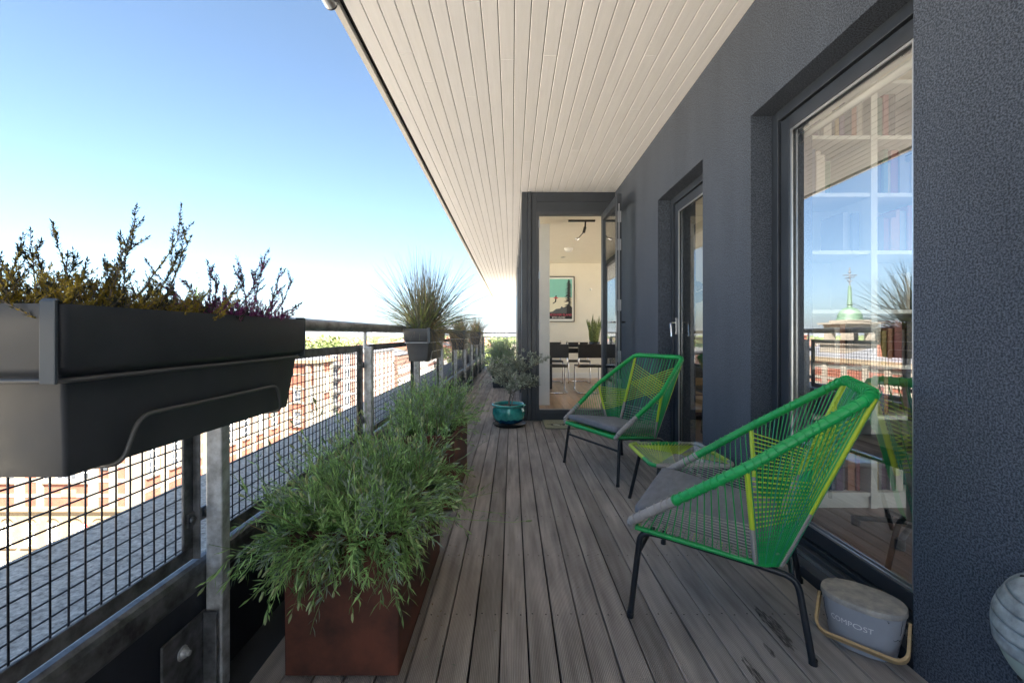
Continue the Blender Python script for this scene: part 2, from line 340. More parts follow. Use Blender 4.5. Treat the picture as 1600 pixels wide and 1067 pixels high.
        if bevel:
            b = o.modifiers.new('bevel', 'BEVEL'); b.width = bevel; b.segments = bseg; b.limit_method = 'ANGLE'; b.angle_limit = R(40)
        return o

def tag(o, label=None, cat=None, group=None, kind=None):
    if label: o['label'] = label
    if cat: o['category'] = cat
    if group: o['group'] = group
    if kind: o['kind'] = kind
    return o
def thing(name, label, cat, loc=(0, 0, 0), group=None, rotz=0, world=True):
    o = bpy.data.objects.new(name, None); C.objects.link(o); o.location = loc; o.rotation_euler = (0, 0, rotz)
    o.empty_display_size = .1
    if world: o['_w'] = tuple(loc)
    return tag(o, label, cat, group)
def kids(o): return [c for c in C.objects if c.parent == o]
def dup(root, loc=None, rotz=None, label=None):
    r = root.copy(); C.objects.link(r)
    if loc is not None: r.location = loc
    if rotz is not None: r.rotation_euler = (0, 0, rotz)
    if label: r['label'] = label
    for ch in kids(root):
        c = ch.copy(); C.objects.link(c); c.parent = r
        for g in kids(ch):
            d = g.copy(); C.objects.link(d); d.parent = c
    return r
def struct(name, mb, mats, **k):
    o = mb.build(name, mats, **k); o['kind'] = 'structure'; return o
def fillet(pts, r, seg=5, closed=False):
    pts = [Vector(p) for p in pts]; out = []; k = len(pts)
    for i, p in enumerate(pts):
        if not closed and i in (0, k - 1): out.append(p); continue
        a = pts[i - 1]; b = pts[(i + 1) % k]; da = (a - p); db = (b - p)
        rr = min(r, da.length * .48, db.length * .48); A = p + da.normalized() * rr; B = p + db.normalized() * rr
        for q in range(seg + 1):
            t = q / seg; out.append(A * (1 - t) ** 2 + p * 2 * t * (1 - t) + B * t ** 2)
    return out
def resample(pts, step, closed=False):
    pts = [Vector(p) for p in pts]
    if closed: pts = pts + [pts[0]]
    out = [pts[0]]; acc = 0
    for a, b in zip(pts, pts[1:]):
        L = (b - a).length; d = step - acc
        while d <= L:
            out.append(a.lerp(b, d / L)); d += step
        acc = L - (d - step)
    if closed and (out[-1] - out[0]).length < step * .5: out.pop()
    return out
def rrect(cx, cy, hx, hy, r, z, n=5):
    P = []
    for sx, sy, a0 in ((1, 1, 0), (-1, 1, 90), (-1, -1, 180), (1, -1, 270)):
        for q in range(n):
            a = R(a0 + 90 * q / (n - 1)); P.append((cx + sx * (hx - r) + r * math.cos(a), cy + sy * (hy - r) + r * math.sin(a), z))
    return P
def text_mb(s, size, mats_i=0, extrude=0.0):
    cu = bpy.data.curves.new('lettering', 'FONT'); cu.body = s; cu.size = size; cu.align_x = 'CENTER'; cu.align_y = 'CENTER'; cu.extrude = extrude
    cu.resolution_u = 3
    ob = bpy.data.objects.new('lettering', cu); C.objects.link(ob)
    dg = bpy.context.evaluated_depsgraph_get(); dg.update()
    me = bpy.data.meshes.new_from_object(ob.evaluated_get(dg))
    V = [tuple(v.co) for v in me.vertices]; Fc = [tuple(p.vertices) for p in me.polygons]
    bpy.data.objects.remove(ob); bpy.data.curves.remove(cu); bpy.data.meshes.remove(me)
    return V, Fc

XW, XL = 1.317, -.833
ZC = 2.91
# ================================================================== THE SETTING
# ground, road, pavements
GZ = -20.0
mb = MB(); mb.box(-6000, 6000, -6000, 6000, GZ - .5, GZ); struct('ground', mb, M['ground'])
mb = MB(); mb.box(-26, -10, -120, 420, GZ + .0, GZ + .02); struct('road', mb, M['asphalt'])
mb = MB(); mb.box(-34.9, -26, -120, 420, GZ, GZ + .14); mb.box(-10, -1.7, -120, 420, GZ, GZ + .14)
mb.box(-120, -34.9, 26, 39.7, GZ, GZ + .14); struct('pavement', mb, M['paving'])
mb = MB()
for i in range(60): mb.box(-18.1, -17.9, -100 + i * 8, -97 + i * 8, GZ + .021, GZ + .026)
struct('road_markings', mb, M['line'])
mb = MB(); mb.box(-25.7, -25.55, -120, 420, GZ + .021, GZ + .026); mb.box(-10.5, -10.35, -120, 420, GZ + .021, GZ + .026)
struct('road_edge_line', mb, M['yellow_line'])

# deck boards
rnd = random.Random(3)
mb = MB(); PITCH = .099; x = XL + .002; joints = []
while x < XW - .02:
    x1 = min(x + PITCH - .006, XW)
    y = -3.0 + rnd.uniform(-1.5, 0)
    zt = rnd.uniform(-.0012, .0012)
    while y < 15:
        y1 = y + rnd.choice([3.6, 4.0, 4.4])
        y1 = round((y1 - .46) / .45) * .45 + .46 + .3125     # joints fall on the joists
        mb.box(x, x1, y, min(y1, 15) - .003, -.025, zt); joints.append((x, x1, y1)); y = y1
    x += PITCH
deck = struct('deck_floor', mb, M['deck'], bevel=.0025, bseg=2)
mb = MB(); mb.box(XL - .02, 1.75, -4, 15.2, -.30, -.03); struct('deck_underlay', mb, M['dark_void'])
mb = MB()   # screws
x = XL + .002; jj = {}
while x < XW - .02:
    for k in range(-2, 33):
        y = .46 + .3125 + k * .45
        for dx in (.02, .073):
            if x + dx < XW: mb.lathe([(.0034, .0018), (.0028, .0024), (0.0001, .0021)], (x + dx, y + rnd.uniform(-.006, .006) + .012, 0), 7)
    x += PITCH
o = mb.build('deck_screw', M['black_plastic'], deck); tag(o, None, None, None, 'stuff')
# damp stain on the boards
def blob(cx, cy, rx, ry, n=40, seed=0, z=.0022, jag=.3, ang=0):
    r_ = random.Random(seed); P = []
    ph = [r_.uniform(0, 6.28) for _ in range(4)]
    for i in range(n):
        a = 2 * PI * i / n; k = 1 + jag * (.4 * math.sin(3 * a + ph[0]) + .3 * math.sin(5 * a + ph[1]) + .3 * math.sin(11 * a + ph[2])) + r_.uniform(-.06, .06)
        px, py = rx * k * math.cos(a), ry * k * math.sin(a)
        P.append((cx + px * math.cos(ang) - py * math.sin(ang), cy + px * math.sin(ang) + py * math.cos(ang), z))
    return P
mb = MB()
for cx, cy, rx, ry, sd in ((.985, 1.61, .024, .115, 4), (.895, 1.49, .008, .035, 7), (.785, 1.39, .014, .07, 9)):
    P = blob(cx, cy, rx, ry, seed=sd); mb.add(P + [(cx, cy, .0022)], [(i, (i + 1) % 40, 40) for i in range(40)])
struct('deck_stain', mb, M['wet'])

# soffit
rnd = random.Random(8)
mb = MB(); x = -.918
while x < XW - .01:
    y = -5 + rnd.uniform(0, 2)
    y0 = -5
    while y0 < 21:
        y1 = min(y0 + rnd.uniform(4.2, 8.5), 21); mb.box(x, min(x + .0895, 1.75), y0 + .0008, y1, ZC, ZC + .016); y0 = y1
    x += .0935
ce = struct('ceiling', mb, M['soffit'], bevel=.003, bseg=1)
mb = MB(); mb.box(-.985, -.948, -5, 21.03, ZC - .012, ZC + .14); o = mb.build('edge_trim', M['soffit_trim'], ce)
mb = MB(); mb.box(-.948, -.918, -5, 21, ZC + .02, ZC + .03); mb.box(-.918, 1.75, -5, 21, ZC + .022, ZC + .03); mb.build('shadow_gap', M['dark_void'], ce)

# ================================================================== OUR BUILDING
bld = thing('apartment_building', 'blue grey rendered apartment building whose terrace we stand on', 'building', (3, 0, 0))
ops = [(1.407, 2.366, 2.300), (2.961, 3.870, 2.307)]        # window openings: y0, y1, top
# extra window beyond the camera's shoulder
ops_all = [(-1.6, -.6, 2.3)] + ops
mb = MB(); D = .34
ys = [-5.0]
for a, b, t in ops_all: ys += [a, b]
ys += [5.46]
for i in range(0, len(ys), 2): mb.box(XW, XW + D, ys[i], ys[i + 1], -.03, ZC)
for a, b, t in ops_all: mb.box(XW, XW + D, a, b, t, ZC)
mb.build('stucco_wall', M['stucco'], bld)
mb = MB(); mb.box(-.945, 7.0, -5, 21, 2.95, 3.55); mb.build('roof_slab', M['frame2'], bld)
mb = MB(); mb.box(-.84, 7.0, -5, 16, GZ, -.31); mb.build('lower_storeys', M['stucco'], bld)
# window builder on wall X
def fixed_window(y0, y1, top, handle=False, glass='glass'):
    xf = 1.432; xb = 1.500
    m1 = MB(); zb = .03
    fw = .055
    for a, b, zz0, zz1 in ((y0, y0 + fw, zb, top), (y1 - fw, y1, zb, top), (y0 + fw, y1 - fw, top - fw, top), (y0 + fw, y1 - fw, zb, .095)):
        m1.box(xf, xb, a, b, zz0, zz1)
    fr = m1.build('window', M['frame'], bld, bevel=.003)
    m2 = MB(); s0 = fw + .008; sw = .07          # sash, set back a little
    xs = xf + .012
    for a, b, zz0, zz1 in ((y0 + s0, y0 + s0 + sw, .103, top - s0), (y1 - s0 - sw, y1 - s0, .103, top - s0),
                           (y0 + s0 + sw, y1 - s0 - sw, top - s0 - sw, top - s0), (y0 + s0 + sw, y1 - s0 - sw, .103, .165)):
        m2.box(xs, xb - .004, a, b, zz0, zz1)
    m2.build('sash', M['frame'], fr, bevel=.003)
    m3 = MB(); g0, g1 = y0 + s0 + sw, y1 - s0 - sw; zt = top - s0 - sw
    m3.box(xs + .004, xs + .012, g1 - .012, g1 - .0005, .166, zt - .001); m3.box(xs + .004, xs + .012, g0 + .0005, g0 + .012, .166, zt - .001)
    m3.box(xs + .004, xs + .012, g0 + .012, g1 - .012, zt - .012, zt - .001); m3.box(xs + .004, xs + .012, g0 + .012, g1 - .012, .166, .176)
    m3.build('glazing_bead', M['seal'], fr)
    m4 = MB(); m4.add([(xs + .02, g0, .166), (xs + .02, g1, .166), (xs + .02, g1, zt), (xs + .02, g0, zt)], [(0, 3, 2, 1)])
    m4.build('pane', M[glass], fr)
    m5 = MB(); m5.box(1.335, xf - .001, y0 + .001, y1 - .001, -.028, .035); m5.box(xf - .03, xf - .001, y0 + .002, y1 - .002, .035, .075); m5.build('sill', M['frame2'], fr, bevel=.004)
    m6 = MB(); m6.box(xf - .04, xf - .031, y0 + .003, y1 - .003, .036, .052); m6.build('sill_track', M['seal'], fr)
    if handle:
        h = MB(); yy = y1 - s0 - sw * .5
        h.box(xs - .010, xs - .0005, yy - .014, yy + .014, 1.10, 1.24)
        h.tube(fillet([(xs - .01, yy, 1.2), (xs - .05, yy, 1.2), (xs - .055, yy - .02, 1.19), (xs - .055, yy - .03, 1.08)], .02), .008, 8)
        h.build('handle', M['chrome'], fr, smooth=True, angle=40)
    return fr
fixed_window(*ops_all[0]); fixed_window(*ops[0]); fixed_window(*ops[1], handle=True, glass='glass_soft')

# dining bay that closes the terrace
YB = 5.46; BX0, BX1 = .122, 1.337
mb = MB()
mb.box(BX0, .195, YB, YB + .10, .0, ZC - .001)            # corner post in three folds
mb.box(.197, .245, YB - .012, YB + .09, .0, ZC - .002)
mb.box(.247, .312, YB + .004, YB + .09, .0, ZC - .003)
mb.box(.312, 1.316, YB + .003, YB + .09, 2.655, ZC - .003)
mb.box(.312, 1.316, YB - .006, YB + .088, 2.78, 2.80)
mb.box(1.195, 1.316, YB + .002, YB + .09, .0, 2.655)
mb.box(.312, 1.195, YB + .001, YB + .09, .0, .10)
mb.build('bay_frame', M['frame'], bld, bevel=.004)
mb = MB()                                                 # fixed door lining
mb.box(.312, .345, YB - .004, YB + .07, .10, 2.655); mb.box(1.165, 1.195, YB - .004, YB + .07, .10, 2.655)
mb.box(.345, 1.165, YB - .004, YB + .07, 2.615, 2.655); mb.box(.345, 1.165, YB - .004, YB + .07, .10, .138)
mb.build('door_frame', M['frame2'], bld, bevel=.004)
mb = MB(); mb.box(.352, .353 + .806, YB + .0, YB + .012, .1385, .146); mb.build('door_threshold', M['seal'], bld)
for zz in (.45, 1.15, 1.8, 2.45):
    m_ = MB(); m_.tube([(.348, YB - .012, zz), (.348, YB - .012, zz + .10)], .008, 8); m_.build('hinge', M['seal'], bld, smooth=True, angle=40)
# bay side towards the rail: glazed, mullions
mb = MB()
yy = [YB + .1, 6.9, 8.35, 9.78]
mb.box(BX0 + .004, BX0 + .1, YB + .1, 9.9, 0, .16); mb.box(BX0 + .004, BX0 + .1, YB + .1, 9.9, 2.62, ZC - .004)
for y in yy[1:]: mb.box(BX0 + .003, BX0 + .1, y, y + .07, .16, 2.62)
mb.box(BX0 + .001, BX0 + .1, 9.9, 13.2, 0, ZC - .002); mb.box(BX0 + .1, 1.8, 13.0, 13.2, 0, ZC - .002)
sg = mb.build('bay_side_frame', M['frame2'], bld, bevel=.004)
mb = MB()
for a, b in ((YB + .1, 6.9), (6.97, 8.35), (8.42, 9.78)):
    mb.add([(BX0 + .05, a, .16), (BX0 + .05, b, .16), (BX0 + .05, b, 2.62), (BX0 + .05, a, 2.62)], [(0, 1, 2, 3)])
mb.build('bay_side_glass', M['clear_glass'], bld)
mb = MB(); mb.box(.3, .65, 13.25, 15.3, 0, 2.2); mb.build('stair_enclosure', M['frame2'], bld, bevel=.01)
# rooms
def room(x0, x1, y0, y1, floor_m, sun_opening=None, south=True):
    m_ = MB()
    if south: m_.box(x0, x1, y0 - .1, y0, .1, 2.72)
    else: m_.box(1.34, x1, y0 - .1, y0, .1, 2.72)
    m_.box(x0, x1, y1, y1 + .1, .1, 2.72)
    if sun_opening:  # unseen wall with an added opening that lets sun brighten the room
        a, b = sun_opening; m_.box(x1, x1 + .15, y0 - .1, a, .1, 2.72); m_.box(x1, x1 + .15, b, y1 + .1, .1, 2.72)
        m_.box(x1, x1 + .15, a, b, 2.6, 2.72)
    else: m_.box(x1, x1 + .15, y0 - .1, y1 + .1, .1, 2.72)
    m_.build('room_wall', M['cream_wall'], bld)
    m_ = MB(); m_.box(x0, x1 + .15, y0 - (.1 if south else -.002), y1 + .1, 2.72, 2.94); m_.build('room_ceiling', M['room_ceiling'], bld)
    m_ = MB(); m_.box(x0, x1 + .15, y0 - (.1 if south else -.002), y1 + .1, -.029, .085); m_.build('floor_slab', M['dark_void'], bld)
    m_ = MB(); y = y0; r_ = random.Random(int(y0 * 10)); x = x0
    while x < x1:
        y = y0 - r_.uniform(0, .9)
        while y < y1:
            L = r_.uniform(.8, 1.4); m_.box(x, min(x + .118, x1), max(y, y0), min(y + L - .002, y1), .085, .1); y += L
        x += .12
    m_.build('room_floor', floor_m, bld)
room(.225, 5.2, YB + .1, 9.8, M['oak_floor'], sun_opening=(5.9, 9.4), south=False)
room(1.66, 5.2, 2.97, 5.36, M['walnut_floor'], sun_opening=(3.6, 4.9))
room(1.66, 5.2, -4.6, 2.80, M['walnut_floor'], sun_opening=(-3.5, 2.0))
mb = MB(); mb.box(1.505, 1.66, 1.37, 2.40, .01, .099); mb.build('inner_sill', M['walnut_floor'], bld)
mb = MB(); mb.box(1.505, 1.66, 2.93, 3.9, .01, .099); mb.build('inner_sill', M['walnut_floor'], bld)
mb = MB(); mb.box(1.225, 5.2, 9.775, 9.799, .1, .22); mb.box(.225, 1.225, 9.775, 9.799, .1, .22); mb.build('skirting', M['white'], bld)
mb = MB(); mb.box(.365, .53, 6.03, 6.30, .1, 2.65); mb.box(.36, .535, 6.028, 6.06, .1, .125); mb.build('white_column', M['white'], bld, bevel=.006)

# open glazed door leaf
dr = thing('glazed_door', 'dark framed glass door folded open beside the armchairs', 'door', (1.165, YB, 0))
y0, y1 = YB - .855, YB - .02; x0, x1 = 1.130, 1.178
mb = MB(); a = .09
mb.box(x0, x1, y0, y0 + a, .11, 2.61); mb.box(x0, x1, y1 - a, y1, .11, 2.61)
mb.box(x0, x1, y0 + a, y1 - a, 2.52, 2.61); mb.box(x0, x1, y0 + a, y1 - a, .11, .26)
lf = mb.build('door_leaf', M['frame'], dr, bevel=.004)
mb = MB(); mb.box(x0 + .02, x0 + .026, y0 + a, y1 - a, .26, 2.52); mb.build('glass', M['clear_glass'], dr)
mb = MB()
for zz in (.5, .8, 1.35, 2.0, 2.3): mb.box(x0 + .005, x1 - .006, y0 - .004, y0 - .0005, zz, zz + .12)
mb.box(x0 + .012, x0 + .026, y0 - .003, y0 - .0003, .2, 2.5)
mb.build('lock_strip', M['seal'], dr)
for sx in (-1, 1):
    xx = x0 if sx < 0 else x1
    mb = MB(); mb.box(xx - .006 if sx < 0 else xx + .0005, xx - .0005 if sx < 0 else xx + .006, y0 + .03, y0 + .06, 1.12, 1.30)
    mb.tube(fillet([(xx, y0 + .045, 1.23), (xx + sx * .05, y0 + .045, 1.23), (xx + sx * .055, y0 + .17, 1.23)], .02), .009, 8)
    mb.build('handle', M['chrome'] if sx < 0 else M['black'], dr, smooth=True, angle=40)
mb = MB(); mb.box(x0 + .01, x1 - .01, y1 - .03, y1 + .03, 2.56, 2.60); mb.build('closer', M['seal'], dr)

# ================================================================== PARAPET + RAILING
pw = thing('parapet_wall', 'low navy clad parapet with grey mineral topped ledge under railing', 'wall', (-1.2, 5, 0))
mb = MB(); mb.box(-1.56, -.958, -4, 15.3, -.3, .368); mb.build('cladding', M['panel_dark'], pw)
mb = MB(); nx, ny = 14, 500
for i in range(nx + 1):
    for j in range(ny + 1):
        xx = -1.585 + .585 * i / nx; y_ = -4 + 19.3 * j / ny
        zz = .380 + .006 * mnoise.noise(Vector((xx * 9, y_ * 6, 0))) + .003 * mnoise.noise(Vector((xx * 40, y_ * 30, 3)))
        mb.v.append((xx, y_, zz))
for i in range(nx):
    for j in range(ny):
        a = i * (ny + 1) + j; mb.f.append((a, a + ny + 1, a + ny + 2, a + 1)); mb.m.append(0)
mb.add([(-1.585, -4, .38), (-1.585, 15.3, .38), (-1.585, 15.3, .25), (-1.585, -4, .25)], [(0, 1, 2, 3)])
mb.build('coping', M['felt'], pw, smooth=True)
mb = MB()   # rounded metal capping
prof = [(-1.004, .375), (-1.003, .392), (-.996, .402), (-.984, .406), (-.970, .404), (-.960, .396), (-.955, .382), (-.954, .33), (-.958, .32)]
for (ax, az), (bx, bz) in zip(prof, prof[1:]):
    mb.add([(ax, -4, az), (bx, -4, bz), (bx, 15.3, bz), (ax, 15.3, az)], [(0, 1, 2, 3)])
mb.build('metal_capping', M['galv_dark'], pw, smooth=True)
mb = MB(); mb.box(-.9575, -.836, -4, 15.2, -.06, -.012); mb.build('gutter', M['frame2'], pw, bevel=.003)

rl = thing('balcony_railing', 'galvanised steel railing with square wire mesh panels along the terrace edge', 'railing', (-.95, 5, 0))
PY = [1.352 + 1.418 * k for k in range(-2, 10)]
XR = -.95
mb = MB(); mb.tube([(XR, -3.0, 1.142), (XR, 14.9, 1.142)], .030, 20)
mb.build('handrail', M['rail'], rl, smooth=True, angle=40)
mb = MB(); mb.tube([(XR, 14.9, 1.142), (.35, 14.9, 1.142)], .026, 14); mb.tube([(XR, 14.9, .99), (.35, 14.9, .99)], .018, 10); mb.tube([(XR, 14.9, .45), (.35, 14.9, .45)], .018, 10)
mb.build('end_rail', M['galv'], rl, smooth=True, angle=40)
for k, py in enumerate(PY):
    mb = MB()
    mb.box(-.9515, -.901, py - .021, py + .021, -.01, 1.02)
    mb.tube([(XR, py, 1.0), (XR, py, 1.13)], .011, 10)
    ps = mb.build('post', M['galv'], rl, bevel=.005)
    mb = MB(); mb.box(-.9555, -.9475, py - .19, py - .0215, -.01, .25)
    mb.box(-.947, -.905, py - .040, py - .032, -.01, .25); mb.box(-.9465, -.92, py - .0315, py - .0215, .02, .20)
    mb.build('base_plate', M['galv_dark'], ps, bevel=.003)
    for (dy, zz) in ((-.12, .185), (-.12, .06)):
        mb = MB(); mb.lathe([(.020, 0), (.020, .002), (.015, .003), (.014, .010), (.010, .014), (.0075, .015), (.0075, .022), (.001, .024)], (0, 0, 0), 12)
        mb.v = [(-.947 + p[2], py + dy + p[0], zz + p[1]) for p in mb.v]; mb.build('bolt', M['galv'], ps, smooth=True, angle=40)
def panel(y0, y1):
    """welded mesh in a flat bar frame; local wires as square bars"""
    mb = MB(); zb, zt = .420, 1.030; b = .040
    xa, xb = -.974, -.966
    mb.box(xa, xb, y0, y1, zt - b, zt); mb.box(xa, xb, y0, y1, zb, zb + b)
    mb.box(xa, xb, y0, y0 + b, zb + b, zt - b); mb.box(xa, xb, y1 - b, y1, zb + b, zt - b)
    # thin return lip
    mb.box(xb, xb + .022, y0, y0 + .005, zb, zt); mb.box(xb, xb + .022, y1 - .005, y1, zb, zt)
    fr = mb.build('panel_frame', M['galv_dark'], rl, bevel=.0015, bseg=1)
    mb = MB(); r = .0022; st = .0376
    n = int((y1 - y0 - 2 * b) / st); o = (y1 - y0 - n * st) / 2
    for i in range(n + 1):
        yy_ = y0 + o + i * st; mb.tube([(xa - .002, yy_, zb + b * .6), (xa - .002 + rnd.uniform(-.001, .001), yy_ + rnd.uniform(-.0015, .0015), .72), (xa - .002, yy_, zt - b * .6)], r, 6)
    nz = int((zt - zb - 2 * b) / st); oz = (zt - zb - nz * st) / 2
    for i in range(nz + 1):
        zz = zb + oz + i * st; mb.tube([(xa - .006, y0 + b * .6, zz), (xa - .006, (y0 + y1) / 2, zz + rnd.uniform(-.0015, .0015)), (xa - .006, y1 - b * .6, zz)], r, 6)
    mb.build('wire_mesh', M['wire'], fr, smooth=True)
    for zz, in ((.90,), (.545,)):
        mb = MB(); mb.box(-.9655, -.9595, y1 - .03, y1 + .135, zz - .02, zz + .02); mb.box(-.959, -.952, y1 + .03, y1 + .07, zz - .012, zz + .012)
        mb.lathe([(.011, 0), (.010, .006), (.004, .009)], (0, 0, 0), 10)
        k = len(mb.v) - 30; mb.v[k:] = [(-.959 + p[2], y1 - .016 + p[0], zz + p[1]) for p in mb.v[k:]]
        mb.build('panel_clip', M['galv_dark'], fr)
for a, b in zip(PY, PY[1:]): panel(a + .050, b - .050)

# ================================================================== WINDOW BOXES ON THE RAIL
def window_box(Y0):
    """origin at inner front lower corner line: box centre in plan"""
    cx, L = -.775, .745
    t = thing('hanging_planter', 'x', 'planter', (cx, Y0, .875), 'anthracite planter boxes hung on the railing')
    hx, hy = .112, L / 2
    def S(ix, z, r=None): return rrect(cx, Y0, hx - ix, hy - ix * 1.15, r or (.016 if z > 1.04 else .0065), z)
    mb = MB(); mb.loft([S(.042, .875), S(.036, .876), S(.018, 1.028), S(.016, 1.036), S(.004, 1.044), S(.001, 1.050), S(-.002, 1.138), S(-.002, 1.145), S(.006, 1.145), S(.007, 1.138), S(.012, 1.09)], True, False)
    mb.build('tub', M['plastic'], t, smooth=True, angle=30)
    mb = MB(); mb.loft([S(.012, 1.105), S(.05, 1.118), S(.09, 1.122)], False, True); mb.build('soil', M['soil'], t, smooth=True)
    mb = MB(); P = rrect(cx, Y0, hx - .010, hy - .010, .02, 1.030); mb.tube(P, .0042, 8, closed=True)
    mb.tube(fillet([(cx + hx - .07, Y0 - .25, .868), (cx + hx - .022, Y0 - .25, .872), (cx + hx - .017, Y0 - .22, .952), (cx + hx - .017, Y0 + .24, .952), (cx + hx - .022, Y0 + .27, .872), (cx + hx - .07, Y0 + .27, .868)], .03, 6), .0042, 8)
    mb.build('support_wire', M['bracket'] if Y0 > 2 else M['bracket_dark'], t, smooth=True)
    for sy in (-1, 1):
        mb = MB(); yb = Y0 + sy * (hy + .004)
        xc = cx + hx - .014
        mb.box(xc - .012, xc + .012, yb - .003, yb + .003, 1.026, 1.150); mb.box(xc - .012, xc + .012, min(yb, yb - sy * .016), max(yb, yb - sy * .016), 1.1465, 1.1525)
        mb.build('clip', M['strap'], t, bevel=.002)
        mb = MB(); yh = Y0 + sy * .26; mb.tube(fillet([(cx - hx + .006, yh, 1.03), (cx - hx - .004, yh, 1.16), (XR, yh, 1.178), (XR - .036, yh, 1.16), (XR - .036, yh, 1.12)], .02, 5), .0042, 8)
        mb.build('hook', M['bracket_dark'], t, smooth=True)
    return t
BOXY = [1.003, 3.865, 6.43, 9.37]
LB = ['anthracite plastic planter box nearest the camera, holding yellow and purple heather',
      'anthracite planter box holding the big tuft of sedge grass',
      'anthracite planter box with dry grass, just beyond the big sedge tuft',
      'farthest anthracite planter box hung on the railing']
wb1 = window_box(BOXY[0]); tag(wb1, LB[0])
wb = window_box(BOXY[1]); tag(wb, LB[1])
for k in (2, 3): dup(wb, (-.775, BOXY[k], .875), None, LB[k])

# heather
def sprig(mb, p, d, L, mi_base, mi_tip, rr, nl=60, side=True, leafL=.008, stem_mi=2, rst=.0011):
    p = Vector(p); d = Vector(d).normalized(); pts = [p.copy()]; n = 9
    for i in range(n):
        d = (d + Vector((rr.uniform(-.12, .12), rr.uniform(-.12, .12), rr.uniform(-.02, .09)))).normalized(); p = p + d * L / n; pts.append(p.copy())
    mb.tube(pts, [rst * (1.2 - .8 * i / n) for i in range(n + 1)], 4, mi=stem_mi, caps=False)
    for i in range(nl):
        t = rr.uniform(.04, 1) * n; k = min(int(t), n - 1); q = pts[k].lerp(pts[k + 1], t - k); ax = (pts[k + 1] - pts[k]).normalized()
        pr = Vector((rr.uniform(-1, 1), rr.uniform(-1, 1), rr.uniform(-1, 1))); pr = (pr - ax * pr.dot(ax)).normalized()
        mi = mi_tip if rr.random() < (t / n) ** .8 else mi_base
        mb.leaf(q, ax * rr.uniform(.5, 1.0) + pr * .8, leafL * rr.uniform(.7, 1.25), leafL * .17, pr, mi)
    mb.leaf(pts[-1], d, leafL * 1.2, leafL * .2, (1, 0, 0), mi_tip)
    if side:
        for q in range(rr.randint(2, 4)):
            k = rr.randint(3, n - 1); dd = (pts[k] - pts[k - 1]).normalized() + Vector((rr.uniform(-1, 1), rr.uniform(-1, 1), rr.uniform(-.2, .6))) * .7
            sprig(mb, pts[k], dd, L * rr.uniform(.2, .38), mi_base, mi_tip, rr, int(nl * .4), False, leafL, stem_mi, rst * .8)
def heather(name, label, yc, dy, long_, mats, seed, n_low, low_h, wid=.085):
    rr = random.Random(seed)
    t = thing(name, label, 'plant', (-.775, yc, 1.11))
    mb = MB()
    for i in range(n_low):
        yb = yc + rr.uniform(-dy, dy); xb = -.775 + rr.uniform(-wid, wid)
        sprig(mb, (xb, yb, 1.12), (rr.uniform(-.9, .9), rr.uniform(-.9, .9), rr.uniform(.15, .8)), rr.uniform(.45, 1) * low_h, 0, rr.choice([0, 0, 0, 1]), rr, 60, True, .0075)
    for (x, y, z, L, dx, dyy, dz) in long_:
        sprig(mb, (x, y, z), (dx, dyy, dz), L, 0, 1, rr, int(L * 800), True, .0078, rst=.0013)
    mb.build('heather_sprigs', mats, t)
    return t
H1 = [M['heather'], M['heather_dark'], M['bark']]
H2 = [M['heather_purple'], M['heather_dark'], M['bark']]
rr0 = random.Random(5)
lg = []
# (pixel of base, pixel of tip, depth) turned into stems
def stemspec(u0, v0, u1, v1, Y0, Y1):
    a = Vector(((u0 - 800) * Y0 / F, Y0, HC - (v0 - 522) * Y0 / F)); b = Vector(((u1 - 800) * Y1 / F, Y1, HC - (v1 - 522) * Y1 / F))
    d = b - a; return (a.x, a.y, a.z, d.length, d.x, d.y, d.z)
for s in ((15, 475, 0, 402, .72, .70), (60, 470, 40, 360, .72, .70), (110, 470, 88, 366, .72, .72), (115, 470, 140, 420, .72, .72), (165, 475, 222, 342, .75, .76), (175, 475, 165, 415, .75, .75),
          (200, 478, 328, 362, .78, .84), (30, 470, 12, 410, .74, .72), (215, 480, 262, 430, .80, .82), (150, 475, 235, 395, .76, .80), (5, 475, 25, 380, .74, .75), (100, 475, 120, 400, .74, .74), (190, 478, 212, 380, .78, .79), (170, 478, 190, 400, .80, .80), (230, 480, 290, 400, .82, .86), (255, 480, 318, 372, .84, .88), (75, 474, 60, 400, .73, .73), (130, 474, 105, 440, .76, .76)):
    lg.append(stemspec(*s))
heather('yellow_heather', 'yellow green heather in the nearest planter box, nearer the camera', .80, .17, lg, H1, 11, 210, .105)
lg = [stemspec(*s) for s in ((300, 485, 235, 428, .95, .92), (330, 485, 322, 418, 1.0, 1.0), (385, 488, 378, 420, 1.08, 1.08), (395, 488, 405, 404, 1.1, 1.12),
                             (430, 490, 462, 440, 1.18, 1.2), (440, 490, 470, 480, 1.22, 1.24), (360, 486, 350, 450, 1.05, 1.03), (405, 488, 398, 420, 1.14, 1.15), (280, 480, 262, 440, .95, .95), (310, 484, 300, 440, 1.0, 1.0), (345, 486, 372, 430, 1.02, 1.05), (370, 486, 415, 430, 1.06, 1.1), (420, 490, 432, 418, 1.15, 1.16), (415, 489, 440, 455, 1.12, 1.14), (300, 484, 250, 450, .96, .93), (335, 486, 345, 428, 1.02, 1.02))]
heather('purple_heather', 'purple flowering heather in the far half of the nearest planter box', 1.14, .18, lg, H2, 12, 170, .095)

